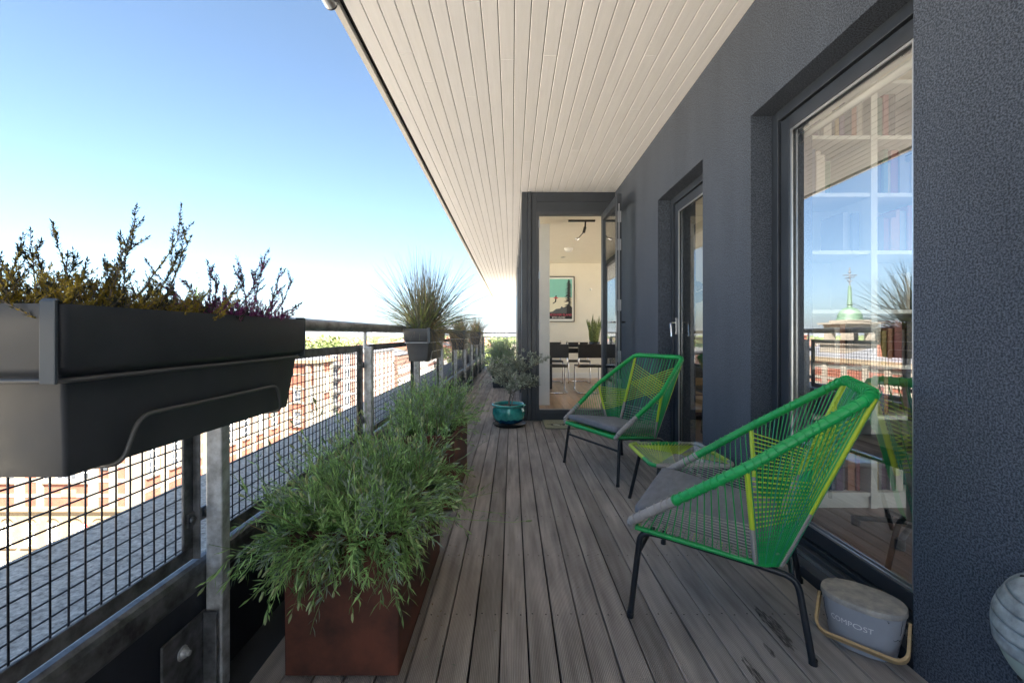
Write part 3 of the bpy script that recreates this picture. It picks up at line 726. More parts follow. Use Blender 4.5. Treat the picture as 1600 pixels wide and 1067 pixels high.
# sedge tufts
def sedge(name, label, yc, rad, n, hmax, seed, frac=(.45, .35, .2), half=.3, w=.0021):
    rr = random.Random(seed); t = thing(name, label, 'plant', (-.775, yc, 1.11)); mb = MB()
    for i in range(n):
        yb = yc + rr.gauss(0, half * .45); yb = max(yc - half, min(yc + half, yb)); xb = -.775 + rr.uniform(-.06, .06)
        a = rr.uniform(0, 2 * PI); tilt = abs(rr.gauss(0, .74)) + .03; L = hmax * rr.uniform(.45, 1.05) * (1.05 if tilt < .9 else .9)
        d = Vector((math.sin(tilt) * math.cos(a), math.sin(tilt) * math.sin(a), math.cos(tilt)))
        p = Vector((xb, yb, 1.10)); pts = [p.copy()]; g = rr.uniform(.0, .16) * (.3 + tilt); ns = 8
        for k in range(ns):
            d = (d + Vector((0, 0, -g * (k / ns) * 1.2))).normalized(); p = p + d * L / ns; pts.append(p.copy())
        side = d.cross(Vector((rr.uniform(-1, 1), rr.uniform(-1, 1), rr.uniform(-.3, .3)))).normalized()
        mi = 0 if L < hmax * .72 and rr.random() < .8 else 1
        if rr.random() < frac[2]: mi = 2
        mb.blade(pts, [w * (1 - (k / ns) ** 2.2) + .0002 for k in range(ns + 1)], side, mi)
    for i in range(int(n * .06)):    # curly dead blades hanging over the box front
        p = Vector((-.775 + rr.uniform(0, .1), yc + rr.uniform(-half * 1.1, half * 1.1), 1.13)); d = Vector((rr.uniform(.2, 1), rr.uniform(-1, .6), .5)).normalized(); pts = [p.copy()]
        for k in range(14):
            d = (d + Vector((rr.uniform(-.25, .25), rr.uniform(-.3, .3), -.28 + rr.uniform(-.1, .25)))).normalized(); p = p + d * .026; pts.append(p.copy())
        mb.tube(pts, .0009, 3, mi=2, caps=False)
    mb.build('grass_blades', [M['grass_green'], M['grass_grey'], M['grass_dry']], t); return t
sedge('sedge_grass', 'large spiky tuft of green and brown sedge grass on the railing', 3.82, .5, 1050, .70, 21, half=.22, w=.0022)
sedge('sedge_grass', 'small drooping tuft of straw coloured grass behind the big sedge', 6.4, .3, 420, .34, 22, (.2, .3, .5))
sedge('sedge_grass', 'far tuft of pale yellow green grass in the last planter box', 9.3, .35, 420, .42, 23, (.4, .2, .4), w=.0028)

# ================================================================== RUSTY PLANTERS WITH SHRUBS
def trough(y0, y1, label):
    cx, hx = -.544, .188; cyy, hy = (y0 + y1) / 2, (y1 - y0) / 2
    t = thing('rusty_planter', label, 'planter', (cx, cyy, 0), 'rusty steel troughs along the railing')
    def S(ix, z): return rrect(cx, cyy, hx - ix, hy - ix, .006, z, 3)
    mb = MB(); mb.loft([S(.006, .012), S(.004, .45), S(-.002, .453), S(-.002, .465), S(.022, .465), S(.022, .40)], True, False)
    mb.build('trough', M['corten'], t)
    mb = MB(); mb.loft([S(.022, .425), S(.12, .44)], False, True); mb.build('soil', M['soil'], t)
    mb = MB(); mb.box(cx - hx + .02, cx + hx - .02, y0 + .05, y0 + .09, 0, .012); mb.box(cx - hx + .02, cx + hx - .02, y1 - .09, y1 - .05, 0, .012); mb.build('foot', M['black_plastic'], t)
    return t
trough(1.362, 2.16, 'rusty brown steel trough nearest the camera, under the spilling green shrub')
trough(2.66, 3.46, 'second rusty steel trough, behind the first one')

def shrub(name, label, cx, cyy, hx, hy, z0, n, Lr, seed, tilt_s=.75, leafL=.034, leafW=.0034, buds=True, lx=1.0, silver=.2, bias=(0, 0), group=None, nl=26, droop=.10, extra=(0, (0, 0))):
    rr = random.Random(seed); t = thing(name, label, 'plant', (cx, cyy, z0), group); mb = MB()
    for i in range(n + extra[0]):
        ex, ey = rr.uniform(-1, 1), rr.uniform(-1, 1); lng = i >= n
        p = Vector((cx + ex * hx, cyy + ey * hy, z0)); a = math.atan2(ey + rr.gauss(0, .5), ex * lx + rr.gauss(0, .5)); tl = abs(rr.gauss(0, tilt_s)) * (.35 + .65 * max(abs(ex), abs(ey))) + .08
        tl = min(tl, 1.9)
        d = Vector((math.sin(tl) * math.cos(a) + bias[0], math.sin(tl) * math.sin(a) + bias[1], math.cos(tl))).normalized()
        L = rr.uniform(*(extra[1] if lng else Lr)); ns = 9; pts = [p.copy()]
        for k in range(ns):
            d = (d + Vector((rr.uniform(-.14, .14), rr.uniform(-.14, .14), rr.uniform(-.12, .12) + (.05 if tl > 1.0 else 0) - (0 if lng else droop * (tl > .6))))).normalized()
            p = p + d * L / ns; pts.append(p.copy())
        mb.tube(pts, [.0013 * (1.3 - .7 * k / ns) for k in range(ns + 1)], 3, mi=0 if rr.random() < .9 else 2, caps=False)
        sil = 1 if rr.random() < silver else 0
        for k in range(nl if not lng else nl // 3):
            tt = rr.uniform(.12, 1) ** .8 * ns * .99; q = int(tt); pp = pts[q].lerp(pts[q + 1], tt - q); ax = (pts[q + 1] - pts[q]).normalized()
            if buds and tt > ns * .85 and rr.random() < .6: continue
            pr = Vector((rr.uniform(-1, 1), rr.uniform(-1, 1), rr.uniform(-1, 1))); pr = (pr - ax * pr.dot(ax)).normalized()
            mb.leaf(pp, ax * rr.uniform(.3, 1.1) + pr * .75, leafL * rr.uniform(.5, 1.3), leafW * rr.uniform(.7, 1.3), pr, sil)
        if buds and rr.random() < .35:
            e = pts[-1]; dd = (pts[-1] - pts[-2]).normalized()
            mb.tube([e, e + dd * .006, e + dd * .016, e + dd * .026], [.001, .0036, .0042, .0008], 5, mi=3)
    mb.build('leafy_stems', [M['leaf'], M['leaf_silver'], M['leaf_dry'], M['bud']], t); return t
shrub('lavender_shrub', 'sprawling green lavender shrub spilling over the nearest rusty trough', -.55, 1.70, .18, .36, .44, 820, (.09, .26), 31, leafL=.038, leafW=.0027, nl=30, tilt_s=1.15, extra=(130, (.22, .44)), bias=(-.10, -.16), droop=.16, silver=.26)
shrub('lavender_shrub', 'upright fine leaved green shrub in the second rusty trough', -.56, 3.04, .15, .30, .43, 340, (.18, .36), 32, tilt_s=.55, leafL=.036, leafW=.0034, silver=.35, nl=26, extra=(40, (.36, .52)))

# fallen leaves and crumbs on the boards
mb = MB(); rr = random.Random(12)
for i in range(150):
    if i < 90: p = (-.35 + abs(rr.gauss(0, .09)), rr.uniform(1.3, 3.6), .0035)
    else: p = (rr.uniform(-.5, 1.2), rr.uniform(1.2, 5.0), .0035)
    a = rr.uniform(0, 6.28); mb.leaf(p, (math.cos(a), math.sin(a), rr.uniform(0, .15)), rr.uniform(.006, .022), rr.uniform(.0012, .003), (0, 0, 1), rr.choice([0, 0, 1, 2]))
o = mb.build('leaf_litter', [M['leaf_dry'], M['leaf_silver'], M['lid_grey']]); tag(o, 'tiny dry leaves and crumbs scattered over the deck boards', 'litter', None, 'stuff')
# ================================================================== POTS AT THE FAR END
pot = thing('olive_pot', 'round turquoise glazed pot with deep blue base on a black saucer', 'pot', (-.04, 5.19, 0))
mb = MB(); prof = [(.10, .035), (.135, .037), (.165, .055), (.190, .10), (.200, .15), (.196, .195), (.184, .222), (.186, .232), (.205, .240), (.210, .252), (.205, .262), (.188, .264), (.176, .258), (.170, .245), (.168, .21)]
mb.lathe(prof, (-.04, 5.19, 0), 48, bottom=True); mb.build('glazed_bowl', M['teal'], pot, smooth=True)
mb = MB(); n = 48
L0 = [(-.04 + (.1355) * math.cos(2 * PI * j / n), 5.19 + .1355 * math.sin(2 * PI * j / n), .0365) for j in range(n)]
rr = random.Random(4); L1 = [(-.04 + .1665 * math.cos(2 * PI * j / n), 5.19 + .1665 * math.sin(2 * PI * j / n), .055) for j in range(n)]
hh = [.085 + rr.uniform(-.012, .014) for j in range(n)]
L2 = [(-.04 + (.184 + .002 + (hh[j] - .085) * .35) * math.cos(2 * PI * j / n), 5.19 + (.186 + (hh[j] - .085) * .35) * math.sin(2 * PI * j / n), hh[j]) for j in range(n)]
mb.loft([L0, L1, L2], False, False); mb.build('blue_glaze_band', M['teal_blue'], pot, smooth=True)
mb = MB(); mb.lathe([(.10, .004), (.175, .004), (.205, .028), (.198, .030), (.172, .012), (.11, .012)], (-.03, 5.18, 0), 40, bottom=True); mb.build('saucer', M['black_plastic'], pot, smooth=True, angle=40)
mb = MB(); mb.lathe([(.17, .225), (.10, .235), (.001, .238)], (-.04, 5.19, 0), 30); mb.build('soil', M['soil'], pot, smooth=True)

def olive_tree(seed=41):
    rr = random.Random(seed); b0 = Vector((-.035, 5.19, .23))
    t = thing('olive_tree', 'small silvery green olive tree growing in the turquoise pot', 'tree', tuple(b0)); tr = MB(); lv = MB()
    def branch(p, d, L, r, depth):
        pts = [p.copy()]; n = 5
        for i in range(n):
            d = (d + Vector((rr.uniform(-.22, .22), rr.uniform(-.22, .22), rr.uniform(-.06, .14)))).normalized(); p = p + d * L / n; pts.append(p.copy())
        tr.tube(pts, [r * (1 - .4 * i / n) for i in range(n + 1)], 6, caps=False)
        if depth >= 2:
            for i in range(30 if depth == 3 else 20):
                tt = rr.uniform(.15, 1) * n * .99; q = int(tt); pp = pts[q].lerp(pts[q + 1], tt - q); ax = (pts[q + 1] - pts[q]).normalized()
                pr = Vector((rr.uniform(-1, 1), rr.uniform(-1, 1), rr.uniform(-.8, 1))); pr = (pr - ax * pr.dot(ax)).normalized()
                lv.leaf(pp, ax * .7 + pr, rr.uniform(.03, .052), rr.uniform(.0045, .0068), Vector((rr.uniform(-1, 1), rr.uniform(-1, 1), 1)))
        if depth < 3:
            for i in range({0: 5, 1: 5, 2: 4}[depth]):
                q = rr.randint(2, n) if depth else rr.randint(3, n); a = rr.uniform(0, 2 * PI)
                s_ = Vector((math.cos(a), math.sin(a), rr.uniform(-.15, .95)))
                branch(pts[q], (d * .45 + s_ * .85).normalized(), L * rr.uniform(.62, .88) if depth else rr.uniform(.18, .25), r * .55, depth + 1)
    branch(b0, Vector((.05, 0, 1)), .26, .011, 0)
    branch(b0 + Vector((.03, .01, -.01)), Vector((.25, .1, 1)), .24, .006, 1)
    tr.build('trunk', M['bark'], t, smooth=True); lv.build('crown', M['olive'], t); return t
olive_tree()

mb = MB()
ptt = thing('square_pot', 'dark square pot at the far end holding the grey green bush', 'pot', (-.20, 8.95, 0))
def S(h, z): return rrect(-.20, 8.95, h, h, .02, z, 4)
mb.loft([S(.19, 0), S(.235, .46), S(.25, .465), S(.25, .50), S(.215, .50), S(.205, .44)], True, False); mb.build('pot_body', M['plastic'], ptt)
mb = MB(); mb.loft([S(.21, .46), S(.1, .47)], False, True); mb.build('soil', M['soil'], ptt)
shrub('rosemary_bush', 'grey green rosemary bush behind the olive tree at the far end', -.20, 8.95, .19, .19, .45, 330, (.32, .62), 33, tilt_s=.5, leafL=.05, leafW=.004, silver=1.0, buds=False, nl=30)

# doormat
dm = thing('doormat', 'beige doormat printed with flip flops outside the glass door', 'doormat', (.7, 5.20, 0))
mb = MB(); mb.box(.385, 1.02, 4.96, 5.44, .003, .017); mb.build('mat_pile', M['mat_beige'], dm, bevel=.004)
mb = MB()
def ell(cx, cy, a, b, ang, z, n=20): return [(cx + a * math.cos(2 * PI * i / n) * math.cos(ang) - b * math.sin(2 * PI * i / n) * math.sin(ang), cy + a * math.cos(2 * PI * i / n) * math.sin(ang) + b * math.sin(2 * PI * i / n) * math.cos(ang), z) for i in range(n)]
for cx, ang in ((.52, -.6), (.66, .5), (.83, -.5)):
    mb.add(ell(cx, 5.13, .062, .06, ang, .0185), [tuple(range(20))], 0); mb.add(ell(cx + .01, 5.12, .047, .036, ang, .0195), [tuple(range(20))], 1)
    mb.obox((cx - .07, 5.15, .0187), (.03, .004, 0), (0, .008, 0), (0, 0, .0005), 0)
mb.build('sandal_print', [M['mat_dark'], M['mat_pale']], dm)

# ================================================================== CORD CHAIRS
FR = [(.33, .298, .372), (.372, -.10, .652), (.27, -.452, .908)]        # half loop: front corner, arm bend, top corner (x, y forward, z)
BS = [(.315, .285, .345), (.27, -.135, .292), (.215, -.20, .278)]       # seat frame: front, side rear, rear
def Vx(p, s): return Vector((p[0] * s, p[1], p[2]))
def wrapped(mb, pts, r, mis, pitch=.0072, n=10):
    """tube wound with cord: radius ripples along its length"""
    P = resample(pts, pitch / 2); rs = [r if i % 2 else r - .0017 for i in range(len(P))]
    L = len(P); mi = [mis(i / (L - 1)) for i in range(L)]
    mb.tube(P, rs, n, mi=mi)
def make_chair():
    t = thing('cord_armchair', 'x', 'armchair', (0, 0, 0), 'green cord armchairs on the deck', world=False)
    mats = [M['rope_green'], M['rope_yellow'], M['rope_grey'], M['rope_teal']]
    # upper loop (wound tube), wide and heavy
    loop = [Vx(FR[0], -1), Vx(FR[1], -1), Vx(FR[2], -1), Vx(FR[2], 1), Vx(FR[1], 1), Vx(FR[0], 1)]
    # slight outward bow so the arms read as tubes
    L = fillet(loop, .055, 8); mb = MB()
    wrapped(mb, L, .0185, lambda q: 2 if (q < .082 or q > .918) else 0)
    # knots: a cord turn every so often standing proud
    P = resample(L, .030)
    for i, p in enumerate(P[1:-1]):
        a = P[i + 1]; d = (P[i + 2] - P[i]).normalized(); u = d.orthogonal().normalized(); w_ = d.cross(u)
        if i % 1 == 0:
            ring = [a + (u * math.cos(x_) + w_ * math.sin(x_)) * .0198 + d * .006 * math.sin(x_ + i) for x_ in [2 * PI * k / 12 for k in range(12)]]
            q = i / len(P); mb.tube(ring, .0022, 5, closed=True, mi=2 if (q < .075 or q > .925) else 0)
    mb.build('upper_frame', mats, t, smooth=True)
    mb = MB(); fe = fillet([Vx(FR[0], -1), Vx(BS[0], -1) + Vector((0, .012, .0)), Vx(BS[0], 1) + Vector((0, .012, .0)), Vx(FR[0], 1)], .03, 5)
    wrapped(mb, fe, .0165, lambda q: 0 if .06 < q < .94 else 2)
    mb.build('front_edge', mats, t, smooth=True)
    base = fillet([Vx(BS[0], -1), Vx(BS[1], -1), Vx(BS[2], -1), Vx(BS[2], 1), Vx(BS[1], 1), Vx(BS[0], 1)], .05, 5)
    mb = MB(); wrapped(mb, base, .011, lambda q: 0, n=8); mb.build('seat_frame', mats, t, smooth=True)
    # ribs
    armb = {}; bkb = {}
    for s in (-1, 1):
        a0, a1 = Vx(FR[1], s), Vx(BS[1], s) + Vector((0, .01, .0)); b0, b1 = Vx(FR[2], s) + Vector((-s * .005, .0, -.01)), Vx(BS[2], s)
        armb[s] = (a0, a1); bkb[s] = (b0, b1)
        mb = MB(); wrapped(mb, [a0, a1], .0105, lambda q: 1 if q < .62 else 2, n=8); mb.build('arm_rib', mats, t, smooth=True)
        mb = MB(); wrapped(mb, [b0, b1], .0115, lambda q: 1 if q < .66 else 2, n=8); mb.build('back_rib', mats, t, smooth=True)
    cr = .0023
    def cord(mb, a, b, mi, r=cr, sag=0.0):
        a, b = Vector(a), Vector(b)
        if sag: m_ = (a + b) / 2 + Vector((0, 0, -sag)); mb.tube([a, m_, b], r, 5, mi=mi, caps=False)
        else: mb.tube([a, b], r, 5, mi=mi, caps=False)
    def poly(pts, q):
        pts = [Vector(p) for p in pts]; Ls = [(b - a).length for a, b in zip(pts, pts[1:])]; T = sum(Ls) * q
        for a, b, l_ in zip(pts, pts[1:], Ls):
            if T <= l_ + 1e-9: return a.lerp(b, T / l_)
            T -= l_
        return pts[-1]
    for s in (-1, 1):
        mb = MB()
        up = [Vx(FR[0], s), Vx(FR[1], s), Vx(FR[2], s)]; lo = [Vx(BS[0], s), Vx(BS[1], s), Vx(BS[2], s)]
        sw = Vector((s * .006, 0, 0))
        n1 = 15
        for i in range(n1):           # front arm section: nearly upright cords
            q = (i + .8) / n1; a = Vx(FR[0], s).lerp(Vx(FR[1], s), .2 + .8 * q); b = Vx(BS[0], s).lerp(Vx(BS[1], s), q); cord(mb, a + sw, b + sw, 0)
        n2 = 19
        for i in range(n2):           # rear arm section, fanning to the back of the seat frame
            q = (i + .5) / n2; a = Vx(FR[1], s).lerp(Vx(FR[2], s), q); b = Vx(BS[1], s).lerp(Vx(BS[2], s), q) ; cord(mb, a + sw, b + sw, 0 if i % 5 else 3)
        mb.build('side_cords', mats, t, smooth=True)
        mb = MB()
        for i in range(12):           # grey fan at the arm front
            q = (i + .5) / 12; cord(mb, Vx(FR[0], s).lerp(Vx(FR[1], s), .02 + .30 * (1 - q)), armb[s][0].lerp(armb[s][1], 1 - .42 * (1 - q)) , 2)
        for i in range(11):           # lime cords from arm rib to back rib
            q = (i + .5) / 11; cord(mb, armb[s][0].lerp(armb[s][1], .05 + .60 * q), bkb[s][0].lerp(bkb[s][1], .48 + .22 * q), 1, .0027)
        for i in range(6):
            q = (i + .5) / 6; cord(mb, armb[s][0].lerp(armb[s][1], .66 + .30 * q), bkb[s][0].lerp(bkb[s][1], .72 + .25 * q), 0)
        mb.build('lattice_cords', mats, t, smooth=True)
    mb = MB(); nb = 16
    for i in range(nb):               # upright back cords
        q = (i + .5) / nb; x = -.25 + .50 * q
        a = Vector((x, FR[2][1] - .008, FR[2][2] - .01)); b = Vector((x * .8, BS[2][1] - .008, BS[2][2])); cord(mb, a, b, 0 if i % 3 else 3, .0023)
        if i % 3 == 0: cord(mb, a + Vector((.004, -.016, .012)), b + Vector((.004, -.012, 0)), 3)
    for i in range(9):                # two crossing bundles of lime cords
        q = i / 8
        for s in (-1, 1):
            a = bkb[-s][0].lerp(bkb[-s][1], .10 + .27 * q); b = bkb[s][0].lerp(bkb[s][1], .40 + .25 * q); o_ = Vector((0, .008 + .004 * s, 0)); cord(mb, a + o_, b + o_, 1, .0027)
    for i in range(9):
        q = (i + .5) / 9; cord(mb, bkb[-1][0].lerp(bkb[-1][1], .68 + .30 * q), bkb[1][0].lerp(bkb[1][1], .68 + .30 * q), 2)
    mb.build('back_cords', mats, t, smooth=True)
    mb = MB()
    for i in range(26):
        q = (i + .5) / 26; a = Vx(BS[0], -1).lerp(Vx(BS[1], -1), q); b = Vx(BS[0], 1).lerp(Vx(BS[1], 1), q); cord(mb, a, b, 0 if i % 6 else 1, sag=.012)
    mb.build('seat_cords', mats, t, smooth=True)
    # cushion
    mb = MB(); nz = [(0.0, -.022, .75), (0.0, -.024, .93), (0, -.018, .985), (0, -.008, 1.0), (0, .008, 1.0), (0, .018, .985), (0, .024, .94), (0, .027, .8), (0, .029, .4)]
    loops = []
    for _, dz, k in nz:
        Lp = []
        for (px, py, pz) in rrect(0, 0, 1, 1, .12, 0, 7):
            yy_ = .045 + py * .252 * k; wv = .302 - .05 * (1 - (yy_ + .2) / .5); xx = px * wv * k
            zc = .368 + (yy_ - .04) * .12
            Lp.append((xx, yy_, zc + dz + .002 * mnoise.noise(Vector((xx * 9, yy_ * 9, dz * 30)))))
        loops.append(Lp)
    mb.loft(loops, True, True); cu = mb.build('cushion', M['cushion'], t, smooth=True)
    # tubular stand
    z0 = .333; legs = []
    for s in (-1, 1):
        ff = Vector((s * .334, .300, 0.0)); fb = Vector((s * .273, -.292, 0.0)); ft = Vector((s * .300, .235, z0)); bt = Vector((s * .235, -.235, .262))
        full = fillet([ff, ft + Vector((s * .012, .03, .0)), ft.lerp(bt, .12), ft.lerp(bt, .85), bt + Vector((s * .006, -.015, -.004)), fb], .045, 6)
        h = len(full) // 2; mid = [i for i, p in enumerate(full) if p.y < .15][0]; mid2 = [i for i, p in enumerate(full) if p.y > -.17][-1]
        mb = MB(); mb.tube([full[0]] + full[1:mid + 1], .0115, 10); mb.lathe([(.0135, .0), (.0135, .018), (.012, .019)], tuple(full[0]), 10, bottom=True); mb.build('leg', M['leg'], t, smooth=True, angle=50)
        mb = MB(); mb.tube(full[mid:mid2 + 2], .0115, 10); mb.build('side_rail', M['leg'], t, smooth=True, angle=50)
        mb = MB(); mb.tube(full[mid2 + 1:], .0115, 10); mb.lathe([(.0135, .0), (.0135, .018), (.012, .019)], tuple(full[-1]), 10, bottom=True); mb.build('leg', M['leg'], t, smooth=True, angle=50)
        legs.append((ff, ft, bt, fb))
    mb = MB(); a = legs[0][0].lerp(legs[0][1] + Vector((-.012, .03, 0)), .74); b = legs[1][0].lerp(legs[1][1] + Vector((.012, .03, 0)), .74); mb.tube([a, b], .009, 8); mb.build('front_stretcher', M['leg'], t, smooth=True, angle=50)
    mb = MB(); mb.tube([legs[0][2], legs[1][2]], .009, 8); mb.build('rear_stretcher', M['leg'], t, smooth=True, angle=50)
    return t
ch = make_chair(); ch['label'] = 'nearer green cord armchair with grey cushion, beside the compost bin'
ch.location = (.887, 1.811, 0); ch.rotation_euler = (0, 0, R(60))
dup(ch, (.871, 3.527, 0), R(118), 'farther green cord armchair with grey cushion, in front of the open glass door')

# side table
tb = thing('side_table', 'low glass topped table woven with lime and grey cord between the armchairs', 'table', (1.02, 2.64, 0))
mats = [M['rope_yellow'], M['rope_grey'], M['rope_green']]
TX, TY, TH, TW, TZ = 1.02, 2.645, .235, .245, .362
P = rrect(TX, TY, TH, TW, .06, TZ, 8); P = resample(P, .0029, True); n = len(P)
mb = MB(); cols = []
for i in range(n):
    p = P[i]; a = math.atan2(p.y - TY, p.x - TX)
    cols.append(0 if (a > 2.2 or a < -2.75) else (2 if -2.75 <= a < -2.3 or 1.2 < a < 1.9 else (1 if a < -.6 else (0 if a < .5 else 1))))
mb.tube(P, [.0125 if i % 2 else .0115 for i in range(n)], 8, closed=True, mi=cols)
mb.build('woven_rim', mats, tb, smooth=True)
mb = MB()
cor = [(-1, -1), (1, -1), (1, 1), (-1, 1)]
for ci, (sx, sy) in enumerate(cor):        # fans of cord from each corner
    A = Vector((TX + sx * TH * .86, TY + sy * TW * .86, TZ - .002))
    for k in range(17):
        q = (k + .5) / 17
        B = Vector((TX - sx * TH * .98, TY + sy * TW * (1 - 1.9 * q) * .9, TZ)) if ci % 2 else Vector((TX + sx * TH * (1 - 1.9 * q) * .9, TY - sy * TW * .98, TZ))
        A2 = A + Vector((-sx * .02 * (k / 13), -sy * .02 * (k / 13), 0))
        mb.tube([A2, B + Vector((0, 0, .004 - .003 * ci))], .0025, 5, mi=[0, 1, 1, 0][ci], caps=False)
mb.build('cord_lattice', mats, tb, smooth=True)
mb = MB(); mb.loft([rrect(TX, TY, TH + .002, TW + .002, .06, TZ + .012, 8), rrect(TX, TY, TH + .002, TW + .002, .06, TZ + .0175, 8)], False, True)
mb.build('glass_top', glass_material('table_glass', .05, (.95, .99, .97)), tb)
for sx, sy in cor:
    mb = MB(); mb.tube([(TX + sx * TH * .72, TY + sy * TW * .72, TZ - .008), (TX + sx * TH * .98, TY + sy * TW * .96, .0)], .0115, 10); mb.build('leg', M['leg'], tb, smooth=True, angle=50)

# ================================================================== COMPOST BIN
cb = thing('compost_bin', 'grey oval compost bin with bamboo handle beside the window sill', 'bin', (1.215, 1.52, 0))
ca, cen = R(-46), Vector((1.238, 1.515, 0))
def bp(a, k, z, ea=.118, eb=.088):
    c_, s_ = math.cos(a), math.sin(a); e = .86
    x = ea * k * math.copysign(abs(c_) ** e, c_); y = eb * k * math.copysign(abs(s_) ** e, s_)
    return (cen.x + x * math.cos(ca) - y * math.sin(ca), cen.y + x * math.sin(ca) + y * math.cos(ca), z)
NB = 56
def bl(k, z): return [bp(2 * PI * i / NB, k, z) for i in range(NB)]
mb = MB(); mb.loft([bl(.70, .004), bl(.76, .006), bl(.80, .02), bl(.93, .10), bl(.985, .155), bl(.985, .158)], True, True); mb.build('tub', M['concrete_grey'], cb, smooth=True, angle=40)
mb = MB(); mb.loft([bl(1.0, .159), bl(1.02, .162), bl(1.02, .172), bl(1.0, .178), bl(.93, .1795), bl(.5, .181)], True, True); mb.build('lid', M['lid_grey'], cb, smooth=True, angle=40)
def bz(z): return .80 + (.93 - .80) * (z - .02) / .08 if z < .10 else .93 + .055 * (z - .10) / .055
V_, F_ = text_mb('COMPOST', .026)
mb = MB(); W = []
for (x, y, z) in V_:
    ang = -PI / 2 - .22 + x / .118; zz = .103 + y; W.append(bp(ang, bz(zz) + .012, zz))
mb.add(W, F_); mb.build('lettering', M['white_text'], cb)
mb = MB()
for pts in ([(-.42, .158), (-.40, .145), (-.44, .135), (-.41, .12), (-.43, .105)], [(-.95, .156), (-.92, .148), (-.90, .152)], [(-.70, .09), (-.62, .086), (-.5, .092), (-.42, .084), (-.38, .09)], [(-2.6, .15), (-2.68, .14), (-2.68, .10), (-2.62, .07)]):
    mb.tube([bp(a, bz(z) + .008, z) for a, z in pts], .0007, 4)
mb.build('crack_line', M['crack'], cb)
hd = MB()      # bamboo hoop folded down in front
ax = Vector((math.cos(ca), math.sin(ca), 0)); ay = Vector((-math.sin(ca), math.cos(ca), 0))
A = cen + ax * -.124 + Vector((0, 0, .135)); B = cen + ax * .124 + Vector((0, 0, .135))
fwd = -ay
path = fillet([A, A + fwd * .085 + Vector((0, 0, -.095)), B + fwd * .085 + Vector((0, 0, -.095)), B], .045, 8)
path = resample(path, .006)
LO = []
for i, p in enumerate(path):
    d = (path[min(i + 1, len(path) - 1)] - path[max(i - 1, 0)]).normalized(); nrm = (fwd * .745 + Vector((0, 0, -.83))).normalized(); sd = nrm.cross(ax).normalized(); sd = (fwd * .66 + Vector((0, 0, .75))).normalized()
    inn = d.cross(sd).normalized(); LO.append([p + sd * .0145 + inn * .0045, p - sd * .0145 + inn * .0045, p - sd * .0145 - inn * .0045, p + sd * .0145 - inn * .0045])
hd.loft(LO, True, True); hd.build('handle', M['bamboo'], cb, bevel=.0012)
for e, sg_ in ((A, -1), (B, 1)):
    m_ = MB(); m_.tube([e - ax * sg_ * .02, e + ax * sg_ * .007], .0065, 10); m_.build('pivot', M['black'], cb, smooth=True, angle=50)

# twig on the sill
mb = MB(); mb.tube([(1.40, 1.60, .06), (1.395, 1.60, .10), (1.385, 1.60, .135), (1.375, 1.598, .15)], .0013, 5); tag(mb.build('twig', M['leaf_dry']), 'thin dry twig sticking up behind the compost bin', 'twig')

# bulkhead lamp
lm = thing('bulkhead_lamp', 'weathered grey oval wall lamp with louvred hood low on the stucco', 'lamp', (XW, 1.035, .36))
LX, LY, LZ, LA, LBv = XW, 1.022, .365, .118, .150
def le(k, x, n=40): return [(x, LY + LA * k * math.cos(2 * PI * i / n), LZ + LBv * k * math.sin(2 * PI * i / n)) for i in range(n)]
mb = MB(); mb.loft([le(1.0, LX - .001), le(1.03, LX - .012), le(1.03, LX - .030), le(.98, LX - .040), le(.90, LX - .042), le(.88, LX - .035)], False, False); mb.build('lamp_body', M['lamp_grey'], lm, smooth=True, angle=40)
mb = MB(); mb.loft([le(.88, LX - .036), le(.85, LX - .055), le(.7, LX - .078), le(.4, LX - .092), le(.1, LX - .096)], False, True); mb.build('lamp_lens', M['lamp_glass'], lm, smooth=True)
mb = MB()      # hood: curved louvres lying on a domed shell
def dome(yy, zz, k=1.0): return .070 * math.sqrt(max(0.0, 1 - (yy / (LA * .93 * k)) ** 2 - (zz / (LBv * .93 * k)) ** 2))
for k in range(5):
    zt0 = .130 - k * .034; rows = []
    for q in range(5):
        zz = zt0 - .031 * q / 4; row = []
        for i in range(19):
            a = -1 + 2 * i / 18; wy = LA * .93 * math.sqrt(max(.001, 1 - (zz / (LBv * .93)) ** 2)); yy_ = a * wy
            sag = -.030 * (1 - a * a) + .015
            row.append((LX - .038 - dome(yy_, zz) - .004 * q / 4 * (1 - a * a), LY + yy_, LZ + zz + sag * .6))
        rows.append(row)
    o = len(mb.v)
    for row in rows: mb.v += row
    for q in range(4):
        for i in range(18): mb.f.append((o + q * 19 + i, o + q * 19 + i + 1, o + (q + 1) * 19 + i + 1, o + (q + 1) * 19 + i)); mb.m.append(0)
hd_ = mb.build('louvre_hood', M['lamp_grey'], lm, smooth=True); sm = hd_.modifiers.new('solid', 'SOLIDIFY'); sm.thickness = .004
mb = MB()
for a in (1.15, 2.0, 4.3, 5.2):
    m_ = MB(); c_ = (LX - .041, LY + LA * .95 * math.cos(a), LZ + LBv * .95 * math.sin(a)); m_.tube([c_, (c_[0] - .005, c_[1], c_[2])], .006, 8); m_.build('screw', M['black'], lm)

# small spot lamp at the ceiling edge
sp = thing('soffit_lamp', 'small dark cylinder lamp clamped to the ceiling edge', 'lamp', (-.985, 2.30, 2.9))
mb = MB(); mb.tube([(-.985, 2.21, 2.895), (-.985, 2.34, 2.895)], [.035, .035], 20); mb.build('lamp_housing', M['leg'], sp, smooth=True, angle=50, bevel=.004)
mb = MB(); mb.tube([(-.985, 2.225, 2.895), (-.985, 2.325, 2.895)], [.0365, .0365], 20, caps=False); mb.build('metal_band', M['seal'], sp, smooth=True)
mb = MB(); mb.box(-.955, -.925, 2.24, 2.30, 2.88, 2.925); mb.build('clamp', M['black'], sp)

# ================================================================== DINING ROOM
RZ = .1
